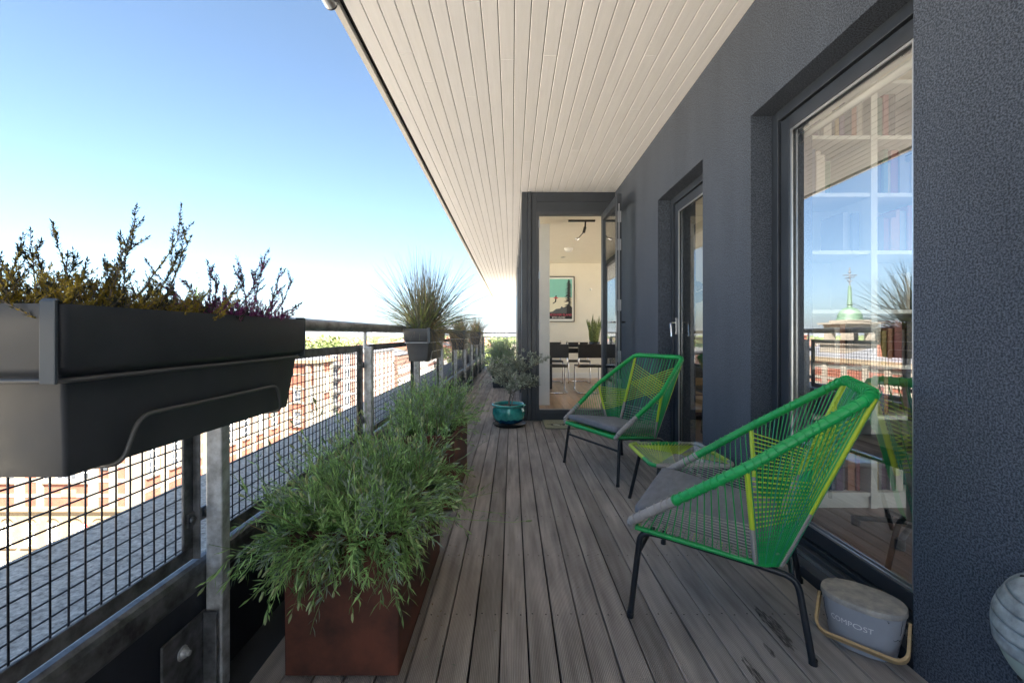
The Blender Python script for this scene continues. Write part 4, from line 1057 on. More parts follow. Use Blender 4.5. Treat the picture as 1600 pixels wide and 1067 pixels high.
# table
dt = thing('dining_table', 'black dining table in the room behind the glass door', 'table', (1.5, 8.0, RZ))
mb = MB(); mb.box(.62, 2.7, 7.72, 8.55, .815, .845); mb.build('tabletop', M['black'], dt, bevel=.003)
mb = MB(); mb.box(.66, 2.66, 7.76, 8.51, .775, .813); mb.build('apron', M['black'], dt)
for x_, y_ in ((.70, 7.82), (2.6, 7.82), (.70, 8.45), (2.6, 8.45)):
    mb = MB(); mb.box(x_ - .03, x_ + .03, y_ - .03, y_ + .03, RZ, .775); mb.build('leg', M['black'], dt)
def canti():
    t = thing('cantilever_chair', 'x', 'chair', (0, 0, 0), 'black leather cantilever chairs round the dining table', world=False)
    for s in (-1, 1):
        mb = MB(); x_ = s * .215
        mb.tube(fillet([(x_, -.22, .86), (x_, -.19, .45), (x_, .20, .45), (x_, .20, .012), (x_, -.22, .012), (0, -.24, .012)], .05, 6), .0115, 10); mb.build('tube_frame', M['chrome'], t, smooth=True)
    mb = MB(); mb.box(-.232, .232, -.232, -.205, .60, .83); mb.build('backrest', M['leather'], t, bevel=.008)
    mb = MB(); mb.box(-.225, .225, -.17, .21, .437, .468); mb.build('seat', M['leather'], t, bevel=.01)
    return t
cc = canti(); cc.location = (.72, 7.42, RZ); cc['label'] = 'black leather and chrome chair seen beside the white column, its back to the door'
dup(cc, (1.33, 7.40, RZ), 0.03, 'black leather and chrome chair in the middle of the doorway, its back to the door')
dup(cc, (.80, 8.78, RZ), PI, 'black leather chair on the poster side of the table, left of the snake plant')
dup(cc, (1.36, 8.80, RZ), PI - .05, 'black leather chair on the far side of the table behind the snake plant')
dup(cc, (1.98, 7.42, RZ), -.04, 'black leather and chrome chair seen through the open door leaf')
# snake plant
skp = thing('plant_pot', 'dark round pot on the dining table under the snake plant', 'pot', (1.56, 8.12, .845))
mb = MB(); mb.lathe([(.07, .845), (.095, .85), (.105, .95), (.10, .955), (.095, .93)], (1.56, 8.12, 0), 24, bottom=True, top=True); mb.build('pot_body', M['black'], skp, smooth=True)
sk = thing('snake_plant', 'snake plant with tall upright yellow edged leaves on the dining table', 'plant', (1.56, 8.12, .93)); mb = MB(); rr = random.Random(2)
for i in range(15):
    a = rr.uniform(0, 2 * PI); tl = rr.uniform(.02, .33); d = Vector((math.sin(tl) * math.cos(a), math.sin(tl) * math.sin(a), math.cos(tl))); p = Vector((1.56, 8.12, .92)) + Vector((math.cos(a), math.sin(a), 0)) * rr.uniform(0, .06)
    L = rr.uniform(.32, .62) if i else .66
    pts = [p + d * L * k / 6 + Vector((.01 * math.sin(k + i), 0, 0)) for k in range(7)]; sd = Vector((1, rr.uniform(-.5, .5), 0)).normalized()
    mb.blade(pts, [.018, .022, .024, .024, .02, .013, .001], sd)
o = mb.build('sword_leaves', M['snake'], sk); sm = o.modifiers.new('solid', 'SOLIDIFY'); sm.thickness = .004
# poster
po = thing('framed_poster', 'black framed travel poster with pine tree and red figure on back wall', 'poster', (1.07, 9.79, 1.38))
px0, px1, pz0, pz1, pY = .70, 1.425, 1.378, 2.415, 9.765
mb = MB(); b = .018
for a in ((px0, px1, pz1 - b, pz1), (px0, px1, pz0, pz0 + b), (px0, px0 + b, pz0 + b, pz1 - b), (px1 - b, px1, pz0 + b, pz1 - b)): mb.box(a[0], a[1], pY, pY + .032, a[2], a[3])
mb.build('frame', M['black'], po)
mb = MB(); mb.box(px0 + b, px1 - b, pY + .012, pY + .03, pz0 + b, pz1 - b, 0)
def pq(P, mi, k): mb.add([(x_, pY + .012 - .0006 * k, z_) for x_, z_ in P], [tuple(range(len(P)))[::1]], mi)
i0, i1 = px0 + .055, px1 - .055; zt_, zb_ = pz1 - .06, pz0 + .065
def rect(a, b_, c_, d_): return [(a, c_), (b_, c_), (b_, d_), (a, d_)]
pq(rect(i0, i1, zb_, zt_), 2, 1); pq(rect(i0, i1, pz0 + .56, zt_), 1, 2)
hill = [(i0, zb_), (i1, zb_), (i1, zb_ + .26), (i1 - .06, zb_ + .31), (i1 - .12, zb_ + .27), (i1 - .2, zb_ + .26), (i1 - .24, zb_ + .29), (i1 - .27, zb_ + .24), (i1 - .36, zb_ + .23), (i1 - .45, zb_ + .17), (i0, zb_ + .14)]
pq(hill, 4, 2.5); pq(rect(i0, i1, zb_, zb_ + .13), 3, 3)
pq([(i1 - .13, zb_), (i1, zb_), (i1, zb_ + .27), (i1 - .06, zb_ + .305), (i1 - .12, zb_ + .27)], 3, 3.2)
tx = i1 - .075; pq([(tx - .012, zb_ + .2), (tx + .012, zb_ + .2), (tx + .003, zt_ - .01), (tx - .003, zt_ - .01)], 3, 4)
rr = random.Random(6)
for k in range(26):
    z_ = zt_ - .02 - k * .024; wd = (.045 + .095 * (k / 26) ** .6); 
    for s in (-1, 1):
        q = wd * rr.uniform(.65, 1.05); q = min(q, .072) if s > 0 else q
        if 17 < k < 25 and rr.random() < .3: continue
        pq([(tx, z_ + .012), (tx + s * q, z_ - .03 - rr.uniform(0, .015)), (tx + s * q * .6, z_ - .03), (tx, z_ - .018)][::s], 3, 4 + .05 * k)
fx, fz = i1 - .375, zb_ + .48
pq([(fx - .055, fz + .005), (fx, fz + .025), (fx + .065, fz), (fx + .01, fz - .022)], 5, 4)
pq([(fx - .01, fz + .02), (fx + .02, fz + .02), (fx + .025, fz + .055), (fx, fz + .06)], 3, 4.2)
pq([(fx - .012, fz - .01), (fx + .018, fz - .01), (fx + .012, fz - .09), (fx - .015, fz - .08)], 3, 4.3)
pq([(fx - .015, fz - .08), (fx + .012, fz - .09), (fx - .06, fz - .135), (fx - .07, fz - .12)], 3, 4.4)
for s_, zz, sz, mi in (('VANCOUVER ISLAND', zb_ + .095, .072, 6), ('BRITISH COLUMBIA', zb_ + .035, .048, 0)):
    V_, F_ = text_mb(s_, sz); wmax = max(v[0] for v in V_) - min(v[0] for v in V_); k = min(1, (i1 - i0 - .01) / wmax)
    if mi == 0: k *= .72 / max(.72, 1)
    mb.add([((i0 + i1) / 2 + v[0] * k, pY + .006, zz + v[1]) for v in V_], F_, mi)
mb.build('print', [M['poster_white'], M['poster_sky'], M['poster_cream'], M['poster_dark'], M['poster_grey'], M['poster_red'], M['poster_pink']], po)
# ceiling fittings
sd_ = thing('smoke_alarm', 'round white smoke alarm on the dining room ceiling', 'alarm', (1.07, 8.1, 2.72))
mb = MB(); mb.lathe([(.085, 2.719), (.085, 2.70), (.07, 2.67), (.05, 2.655), (.001, 2.654)], (1.07, 8.1, 0), 24); mb.build('alarm_case', M['white'], sd_, smooth=True, angle=40)
mb = MB(); mb.lathe([(.055, 2.719), (.05, 2.714), (.001, 2.713)], (1.08, 9.05, 0), 20); tag(mb.build('downlight', M['chrome'], smooth=True), 'small recessed ceiling downlight near the back wall', 'light')
tl_ = thing('track_light', 'black ceiling track with angled spotlight above the dining room door', 'light', (1.0, 6.1, 2.72))
mb = MB(); mb.box(.80, 1.18, 6.08, 6.115, 2.695, 2.719); mb.build('track', M['black'], tl_)
mb = MB(); mb.tube([(1.045, 6.1, 2.695), (1.04, 6.1, 2.62)], .012, 10); mb.tube([(1.04, 6.1, 2.62), (1.02, 6.1, 2.54)], .02, 12); mb.tube([(1.02, 6.1, 2.55), (.93, 6.06, 2.44)], .007, 8); mb.build('spot_arm', M['black'], tl_, smooth=True, angle=50)
mb = MB(); mb.tube([(.94, 6.06, 2.45), (.90, 6.03, 2.43)], [.016, .024], 12); mb.build('spot_head', M['chrome'], tl_, smooth=True, angle=50)
mb = MB(); mb.lathe([(.028, 0), (.028, .012), (.001, .013)], (0, 0, 0), 20); mb.v = [(1.80 + p[0], 9.799 - p[2], 2.12 + p[1]) for p in mb.v]; tag(mb.build('wall_thermostat', M['white'], smooth=True), 'small round white thermostat on the wall right of poster', 'thermostat')

# ================================================================== ROOM BEHIND THE BIG WINDOW
bc = thing('bookcase', 'white bookcase full of books behind the large window', 'bookcase', (2.6, 2.55, RZ))
ux = [1.60, 2.06, 2.10, 2.60, 2.64, 3.2, 3.24]; BY0, BY1 = 2.46, 2.78
zs = [.19, .63, .92, 1.24, 1.58, 1.91, 2.24, 2.56]
for x_ in (1.585, 2.06, 2.62, 3.2):
    mb = MB(); mb.box(x_, x_ + .038, BY0, BY1, RZ, 2.6); mb.build('upright', M['shelf'], bc, bevel=.002)
for a, b_ in ((1.623, 2.06), (2.098, 2.62), (2.658, 3.2)):
    for z_ in zs:
        mb = MB(); mb.box(a + .0005, b_ - .0005, BY0 + .003, BY1 - .01, z_ - .022, z_); mb.build('shelf', M['shelf'], bc, bevel=.001)
    mb = MB(); mb.box(a + .0005, b_ - .0005, BY0 + .012, BY0 + .03, RZ, .167); mb.build('plinth', M['shelf'], bc)
mb = MB(); mb.box(1.585, 3.238, BY1 - .009, BY1 + .004, RZ, 2.6); mb.build('back_panel', M['shelf'], bc)
rr = random.Random(77); nb = 0
for a, b_ in ((1.623, 2.06), (2.098, 2.62)):
    for zi, z_ in enumerate(zs[:-1]):
        x_ = a + .006
        while x_ < b_ - .05:
            if rr.random() < .11: x_ += rr.uniform(.08, .22); continue
            w_ = rr.uniform(.018, .045); h_ = rr.uniform(.19, .27)
            if x_ + w_ > b_ - .005: break
            mb = MB(); yb = BY0 + rr.uniform(.03, .06); mb.box(x_, x_ + w_ - .0015, yb, yb + .18, z_ + .001, z_ + h_)
            ci = rr.randrange(10); mb.build('book', M['books'][ci]); nb += 1
            o = C.objects[-1]
            cn = ['red', 'navy', 'cream', 'black', 'mustard', 'green', 'grey', 'orange', 'purple', 'white'][ci]
            tag(o, f'{cn} spined book among the rows in the white bookcase', 'book', f'{cn} books in the bookcase'); x_ += w_
desk = thing('office_chair', 'dark padded office chair behind the large window', 'chair', (1.95, 2.1, RZ))
mb = MB(); mb.loft([rrect(1.98, 2.12, .20, .20, .05, z_, 5) for z_ in (.48, .50, .54, .56)], True, True); mb.build('seat', M['leather'], desk, smooth=True, angle=50)
mb = MB(); mb.loft([rrect(2.15, 2.12, .03, .19, .02, z_, 5) for z_ in (.64, .68, .86, .9)], True, True); mb.build('backrest', M['leather'], desk, smooth=True, angle=50)
mb = MB(); mb.tube([(1.98, 2.12, .48), (1.98, 2.12, .16)], .025, 12); mb.tube([(2.10, 2.12, .50), (2.19, 2.12, .55), (2.18, 2.12, .7)], .012, 8); mb.build('column', M['black'], desk, smooth=True, angle=50)
for k in range(5):
    a = 2 * PI * k / 5; mb = MB(); mb.tube([(1.98, 2.12, .17), (1.98 + .22 * math.cos(a), 2.12 + .22 * math.sin(a), .14)], .014, 8); mb.tube([(1.98 + .22 * math.cos(a), 2.12 + .22 * math.sin(a), .15), (1.98 + .22 * math.cos(a), 2.12 + .22 * math.sin(a), .101)], .02, 8); mb.build('leg', M['black'], desk, smooth=True, angle=50)
bh = thing('roller_blind', 'white rolled up blind headrail inside the large window', 'blind', (1.53, 1.9, 2.19))
mb = MB(); mb.box(1.515, 1.545, 1.43, 2.345, 2.175, 2.20); mb.build('headrail', M['white'], bh, bevel=.003)
for y_ in (1.62, 2.18):
    mb = MB(); mb.box(1.508, 1.5149, y_, y_ + .04, 2.165, 2.205); mb.build('bracket', M['chrome'], bh)
mb = MB(); mb.tube([(1.56, 1.43, 2.155), (1.56, 2.345, 2.155)], .020, 14); mb.build('fabric_roll', M['white'], bh, smooth=True)
# side table with pictures? small laptop like tray is left out; middle room
ck = thing('wall_clock', 'round dark wall clock seen through the narrow window', 'clock', (2.29, 5.34, 1.62))
def wall_disc(mbx, cx, cz, r, y, t_): 
    k = len(mbx.v); mbx.lathe([(r, 0), (r, t_), (r * .96, t_ + .003), (.001, t_ + .003)], (0, 0, 0), 32); mbx.v[k:] = [(cx + p[0], y - p[2], cz + p[1]) for p in mbx.v[k:]]
mb = MB(); wall_disc(mb, 2.29, 1.62, .135, 5.359, .02); mb.build('clock_face', M['poster_grey'], ck, smooth=True, angle=40)
mb = MB(); mb.box(2.286, 2.294, 5.330, 5.334, 1.62, 1.70); mb.obox((2.325, 5.331, 1.635), (.04, 0, .018), (0, .002, 0), (-.0015, 0, .0035)); mb.build('clock_hand', M['white'], ck)
mb = MB(); n = 40
for i in range(n): 
    pass
cur = MB(); pts = []
for i in range(61):
    q = i / 60; pts.append((1.70 + .30 * q, 5.22 + .03 * math.sin(q * 40)))
for (a, b_), (c_, d_) in zip(pts, pts[1:]): cur.add([(a, b_, .12), (c_, d_, .12), (c_, d_, 2.6), (a, b_, 2.6)], [(0, 1, 2, 3)])
o = cur.build('curtain', M['white'], smooth=True); tag(o, 'white hanging curtain inside the narrow window', 'curtain'); s_ = o.modifiers.new('solid', 'SOLIDIFY'); s_.thickness = .003
sh2 = thing('wooden_shelf_unit', 'wooden drawer unit under the wall clock', 'cabinet', (2.25, 5.1, RZ))
mb = MB(); mb.box(2.02, 2.62, 4.95, 5.33, .16, .84); mb.build('carcass', M['walnut_floor'], sh2, bevel=.004)
for z_ in (.2, .41, .62):
    mb = MB(); mb.box(2.04, 2.6, 4.935, 4.949, z_, z_ + .19); mb.build('drawer', M['bamboo'], sh2, bevel=.003)
for x_, y_ in ((2.06, 5.0), (2.58, 5.0), (2.06, 5.28), (2.58, 5.28)):
    mb = MB(); mb.box(x_ - .02, x_ + .02, y_ - .02, y_ + .02, RZ, .16); mb.build('leg', M['black'], sh2)
mb = MB(); mb.loft([rrect(2.27, 5.12, .17 * k, .14 * k, .05 * k, z_, 5) for z_, k in ((.842, .8), (.87, 1), (.92, 1), (.96, .9), (.985, .6))], True, True)
tag(mb.build('blue_cushion', M['cushion_blue'], smooth=True), 'pale blue cushion on the wooden drawer unit', 'towel')  # pale blue cushion lying on the drawer unit
dk = thing('dark_chair', 'dark chair seen through the narrow window near the drawer unit', 'chair', (2.0, 4.55, RZ))
mb = MB(); mb.box(1.93, 2.33, 4.32, 4.72, .50, .54); mb.build('seat', M['black'], dk, bevel=.01)
mb = MB(); mb.box(1.93, 2.33, 4.70, 4.73, .62, .92); mb.build('backrest', M['black'], dk, bevel=.01)
for x_, y_ in ((1.95, 4.34), (2.31, 4.34), (1.95, 4.71), (2.31, 4.71)):
    mb = MB(); mb.tube([(x_, y_, .52 if y_ < 4.5 else .9), (x_ + (.03 if x_ > 2.1 else -.03), y_, RZ)], .014, 8); mb.build('leg', M['black'], dk, smooth=True, angle=50)

# ================================================================== THE CITY
class Fac:
    """facade frame: o corner, r along the wall, n outward"""
    def __init__(s, o, r, n): s.o, s.r, s.n = Vector(o), Vector(r).normalized(), Vector(n).normalized()
    def p(s, a, z, d): return s.o + s.r * a + s.n * d + Vector((0, 0, z))
    def box(s, mb, a0, a1, z0, z1, d0, d1, mi=0):
        mb.obox(s.p((a0 + a1) / 2, (z0 + z1) / 2, (d0 + d1) / 2), s.r * (a1 - a0) / 2, s.n * (d1 - d0) / 2, (0, 0, (z1 - z0) / 2), mi)
    def win(s, root, a, z0, w_, h, arch=False, surround=None, bars=(2, 3), glass=None, sm=None, fm=None):
        mb = MB(); hw = w_ / 2
        if surround:
            s.box(mb, a - hw - surround, a - hw, z0, z0 + h, 0, .16); s.box(mb, a + hw, a + hw + surround, z0, z0 + h, 0, .16)
            s.box(mb, a - hw - surround, a + hw + surround, z0 - .18, z0, 0, .24)
            if not arch: s.box(mb, a - hw - surround, a + hw + surround, z0 + h, z0 + h + .28, 0, .18)
            else:
                for k in range(8):
                    t0, t1 = PI * k / 8, PI * (k + 1) / 8
                    pa = [s.p(a + math.cos(t) * rr_, z0 + h + math.sin(t) * rr_ * .8, d) for d in (0, .18) for t, rr_ in ((t0, hw), (t0, hw + surround), (t1, hw + surround), (t1, hw))]
                    mb.add(pa, [(0, 1, 2, 3), (4, 7, 6, 5), (0, 4, 5, 1), (1, 5, 6, 2), (2, 6, 7, 3), (3, 7, 4, 0)])
        fm_i = 1; nx_, nz_ = bars
        for i in range(nx_ + 1): s.box(mb, a - hw + w_ * i / nx_ - .045 + (.045 if i == 0 else 0), a - hw + w_ * i / nx_ + .045 - (.045 if i == nx_ else 0), z0, z0 + h, .03, .09, fm_i)
        for i in range(nz_ + 1): s.box(mb, a - hw, a + hw, z0 + h * i / nz_ - .035 + (.035 if i == 0 else 0), z0 + h * i / nz_ + .035 - (.035 if i == nz_ else 0), .03, .087, fm_i)
        f = mb.build('window', [sm or M['stone'], fm or M['white']], root)
        mb = MB(); s.box(mb, a - hw, a + hw, z0, z0 + h, .005, .03)
        if arch:
            P = [s.p(a, z0 + h, .02)] + [s.p(a + math.cos(PI * k / 8) * hw, z0 + h + math.sin(PI * k / 8) * hw * .8, .02) for k in range(9)]
            mb.add(P, [(0, k, k + 1) for k in range(1, 9)])
        mb.build('pane', glass or M['far_glass'], f); return f

# town hall: front at Y=40 (faces us), flank along X=-35.1, end pavilion at Y=66
th = thing('town_hall', 'red brick and sandstone Victorian building with arched ground floor windows across the street', 'building', (-45, 50, GZ))
mb = MB(); mb.box(-95, -35.1, 40, 66, -15.3, -2.2); mb.box(-46, -29.6, 66, 70.5, -15.3, -3.4); mb.build('brick_wall', M['brick'], th)
mb = MB(); mb.box(-95.05, -35.05, 39.95, 66, GZ, -15.3); mb.box(-46, -29.55, 65.95, 70.5, GZ, -15.3)
mb.box(-95.4, -34.7, 39.6, 66, -15.3, -14.95); mb.box(-46, -29.2, 65.6, 70.8, -15.3, -14.95)
mb.box(-95.4, -34.6, 39.5, 66, -2.2, -1.7); mb.box(-46, -29.1, 65.5, 71, -3.4, -2.9)
mb.box(-95.2, -34.95, 39.8, 66, GZ, -19.1); mb.build('stone_base', M['stone'], th)
mb = MB()
def hip(mb, x0, x1, y0, y1, z0, z1, ins):
    mb.add([(x0, y0, z0), (x1, y0, z0), (x1, y1, z0), (x0, y1, z0), (x0 + ins, y0 + ins, z1), (x1 - ins, y0 + ins, z1), (x1 - ins, y1 - ins, z1), (x0 + ins, y1 - ins, z1)], [(0, 1, 5, 4), (1, 2, 6, 5), (2, 3, 7, 6), (3, 0, 4, 7), (4, 5, 6, 7)])
hip(mb, -94.5, -35.4, 40.3, 65.9, -1.7, -.6, 5); hip(mb, -45.5, -29.9, 66.3, 70.4, -2.9, -2.0, 2); mb.build('roof', M['slate'], th)
A = Fac((-95, 40, 0), (1, 0, 0), (0, -1, 0)); B = Fac((-35.1, 40, 0), (0, 1, 0), (1, 0, 0)); Cc = Fac((-35.1, 66, 0), (1, 0, 0), (0, -1, 0)); Dd = Fac((-29.6, 66, 0), (0, 1, 0), (1, 0, 0))
mb = MB()
for fc, L in ((A, 59.9), (B, 26)):
    for z_ in (-14.1, -12.7, -11.3, -9.9, -8.5, -7.1, -5.7, -4.3, -2.9): fc.box(mb, .0 if fc is A else .0, L, z_, z_ + .34, 0.0, .05)
for fc, L in ((Cc, 5.5), (Dd, 4.5)):
    for z_ in (-14.1, -11.9, -9.7, -7.5, -5.3): fc.box(mb, 0, L, z_, z_ + .34, 0.0, .05)
mb.build('stone_band', M['stone_white'], th)
PA = [59.9 - k for k in ()]
pil = [(-45.8, .75), (-43.9, .5), (-38.95, .75), (-37.1, .65), (-35.5, .8), (-52.7, .75), (-50.8, .5), (-59.6, .75), (-57.7, .5)]
for X_, w_ in pil:
    mb = MB(); a = X_ + 95; A.box(mb, a - w_ / 2, a + w_ / 2, -14.95, -2.2, 0, .22); mb.build('pilaster', M['stone_white'], th)
for a in (.4, 3.2, 6.0, 9.0, 12.0, 15.0, 18.0, 21.0, 25.4):
    mb = MB(); B.box(mb, a - .35, a + .35, -14.95, -2.2, 0, .22); mb.build('pilaster', M['stone_white'], th)
for fc, aa in ((Cc, (.4, 3.7, 5.1)), (Dd, (.5, 4.0))):
    for a in aa: mb = MB(); fc.box(mb, a - .4, a + .4, -14.95, -3.4, 0, .22); mb.build('pilaster', M['stone_white'], th)
for X_ in [-38.4 - 2.13 * k for k in range(16)]:
    A.win(th, X_ + 95, -18.6, 1.25, 2.1, arch=True, surround=.22, bars=(3, 3), glass=M['far_glass'] if int(X_) % 2 else M['teal_glass'])
for X_ in (-41.5, -48.4, -55.3):
    for z_ in (-12.6, -8.0):
        A.win(th, X_ + 95, z_, 1.9, 3.2, surround=.35, bars=(3, 3), sm=M['stone_white'])
        for s in (-1, 1): A.win(th, X_ + 95 + s * 1.8, z_, .62, 3.2, surround=.18, bars=(1, 4), sm=M['stone_white'])
        if z_ < -10:
            V_, F_ = text_mb('', .3) if False else ([], [])
mb = MB(); A.box(mb, 53.0, 54.4, -14.05, -13.35, .051, .10); mb.build('carved_plaque', M['stone'], th)
for X_ in (-44.9, -38.0): A.win(th, X_ + 95, -11.6, .7, .7, bars=(1, 1), fm=M['black'])
for k, a in enumerate((1.8, 4.6, 7.5, 10.5, 13.5, 16.5, 19.5, 23.2)):
    B.win(th, a, -18.6, 1.15, 2.1, arch=True, surround=.22, bars=(2, 3))
    for z_ in (-12.6, -8.0): B.win(th, a, z_, 1.0, 3.0, surround=.22, bars=(2, 4), sm=M['stone_white'])
for a in (2.1, 4.4):
    for z_ in (-13.0, -9.3): Cc.win(th, a, z_, .75 if a > 4 else 1.0, 2.2, surround=.2, bars=(2, 3), sm=M['stone_white'])
for a in (2.25,):
    for z_ in (-18.4, -12.8, -8.0): Dd.win(th, a, z_, 1.3, 2.8, surround=.22, bars=(2, 3), sm=M['stone_white'])
# clock tower cupola
tw = thing('cupola_tower', 'white stone bell cupola with green copper dome and weathervane', 'tower', (-39.6, 54, -1.7))
tx_, ty_ = -39.6, 54
mb = MB(); mb.box(tx_ - 2.2, tx_ + 2.2, ty_ - 2.2, ty_ + 2.2, -1.72, -.2); mb.box(tx_ - 2.5, tx_ + 2.5, ty_ - 2.5, ty_ + 2.5, -.2, .1); 
for sx in (-1, 1):
    for sy in (-1, 1): mb.box(tx_ + sx * 1.45 - .45, tx_ + sx * 1.45 + .45, ty_ + sy * 1.45 - .45, ty_ + sy * 1.45 + .45, .1, 2.1)
for s in (-1, 1):
    for k in range(8):
        t0, t1 = PI * k / 8, PI * (k + 1) / 8
        for yy_, xx_ in (('y', 0), ('x', 0)):
            pts = []
            for d in (1.86, 1.1):
                for t, r_ in ((t0, 1.0), (t1, 1.0)):
                    a_, z_ = math.cos(t) * 1.0, 1.3 + math.sin(t) * .7; pts.append((a_, z_, d))
                for t in (t1, t0): pts.append((math.cos(t) * 1.0, 2.1, d))
            P = [((tx_ + a_, ty_ + s * d, z_) if yy_ == 'y' else (tx_ + s * d, ty_ + a_, z_)) for a_, z_, d in pts]
            mb.add(P, [(0, 1, 2, 3), (7, 6, 5, 4), (0, 4, 5, 1)])
mb.box(tx_ - 1.95, tx_ + 1.95, ty_ - 1.95, ty_ + 1.95, 2.1, 2.35); mb.box(tx_ - 2.4, tx_ + 2.4, ty_ - 2.4, ty_ + 2.4, 2.35, 2.55); mb.box(tx_ - 1.5, tx_ + 1.5, ty_ - 1.5, ty_ + 1.5, 2.55, 2.85)
mb.build('stone_lantern', M['stone_white'], tw)
mb = MB(); mb.lathe([(1.45, 2.85), (1.35, 3.05)] + [(1.30 * math.cos(t), 3.15 + 1.35 * math.sin(t)) for t in [PI / 2 * k / 9 for k in range(9)]] + [(.30, 4.5), (.22, 4.7), (.34, 4.8), (.26, 5.0), (.2, 6.6), (.13, 7.2)], (tx_, ty_, 0), 32); mb.build('copper_dome', M['copper'], tw, smooth=True, angle=50)
mb = MB(); mb.tube([(tx_, ty_, 7.1), (tx_, ty_, 9.5)], .07, 8); mb.tube([(tx_ - .9, ty_, 8.5), (tx_ + .9, ty_, 8.5)], .06, 6); mb.tube([(tx_, ty_ - .8, 8.2), (tx_, ty_ + .8, 8.2)], .06, 6)
mb.tube([(tx_ - .35, ty_, 7.9), (tx_, ty_, 7.6), (tx_ + .35, ty_, 7.9)], .06, 6); mb.lathe([(.02, 8.72), (.17, 8.85), (.17, 8.95), (.02, 9.1)], (tx_, ty_, 0), 12); mb.build('weathervane', M['galv_dark'], tw)
# chimneys are part of the roofline
for X_, Y_ in ((-37.5, 46), (-52, 44), (-60, 50), (-37.2, 60)):
    mb = MB(); mb.box(X_ - .5, X_ + .5, Y_ - .9, Y_ + .9, -1.9, .8); mb.box(X_ - .62, X_ + .62, Y_ - 1.02, Y_ + 1.02, .8, 1.0)
    for k in (-.55, 0, .55): mb.lathe([(.16, 1.0), (.14, 1.5)], (X_, Y_ + k, 0), 10, top=True)
    mb.build('chimney', M['brick'], th)
# speed roundel on the building side pavement
sg = thing('speed_sign', 'round red ringed 20 speed limit sign on a grey pole', 'sign', (-37.9, 38, GZ + .14))
SX, SY, SZ = (130 - 800) * 38 / F, 38.0, HC - (824 - 522) * 38 / F
sg.location = (SX, SY, GZ + .14); sg['_w'] = (SX, SY, GZ + .14)
mb = MB(); mb.tube([(SX, SY + .06, GZ + .14), (SX, SY + .06, SZ + .3)], .045, 10); mb.build('pole', M['galv'], sg, smooth=True, angle=50)
mb = MB(); wall_disc(mb, SX, SZ, .42, SY + .02, .02); mb.build('red_ring', M['sign_red'], sg)
mb = MB(); wall_disc(mb, SX, SZ, .33, SY - .006, .004); mb.build('white_disc', M['white'], sg)
V_, F_ = text_mb('20', .42); mb = MB(); mb.add([(SX + v[0], SY - .016, SZ + v[1]) for v in V_], F_); mb.build('numerals', M['black'], sg)

# modern white and brown block
mo = thing('apartment_block', 'white framed apartment block with brown cladding panels beyond the town hall', 'building', (-36, 100, GZ))
bx0, bx1, by0, by1 = -41.5, -30.8, 92, 112
mb = MB(); mb.box(bx0, bx1, by0, by1, GZ, -2.9); mb.box(bx0 + 2, bx1 - 2, by0 + 3, by1 - 3, -2.9, -1.9); mb.build('wall', M['render_white'], mo)
mb = MB(); mb.box(bx0 - .3, bx1 + .3, by0 - .3, by1 + .3, -2.9, -2.6); mb.build('roof', M['slate'], mo)
E_ = Fac((bx0, by0, 0), (1, 0, 0), (0, -1, 0)); G_ = Fac((bx1, by0, 0), (0, 1, 0), (1, 0, 0))
for fl in range(6):
    z_ = -5.6 - fl * 2.85
    for k in range(4):
        a = .35 + k * 2.6
        mb = MB(); E_.box(mb, a + 1.25, a + 2.2, z_, z_ + 2.3, .02, .10); mb.build('brown_panel', M['brown_panel'], mo)
        E_.win(mo, a + .62, z_ + .3, 1.05, 1.8, bars=(2, 1))
    for k in range(6):
        a = .8 + k * 3.2
        mb = MB(); G_.box(mb, a, a + 1.2, z_, z_ + 2.3, .02, .10); mb.build('brown_panel', M['brown_panel'], mo)
        G_.win(mo, a + 2.0, z_ + .3, 1.2, 1.8, bars=(2, 1))
    mb = MB(); E_.box(mb, 3.0, 5.2, z_ + .1, z_ + .18, .1, 1.1); E_.box(mb, 3.0, 5.2, z_ + 1.1, z_ + 1.16, 1.04, 1.1)
    for q in range(12): E_.box(mb, 3.02 + q * .19, 3.05 + q * .19, z_ + .18, z_ + 1.1, 1.06, 1.09)
    mb.build('balcony', M['galv_dark'], mo)
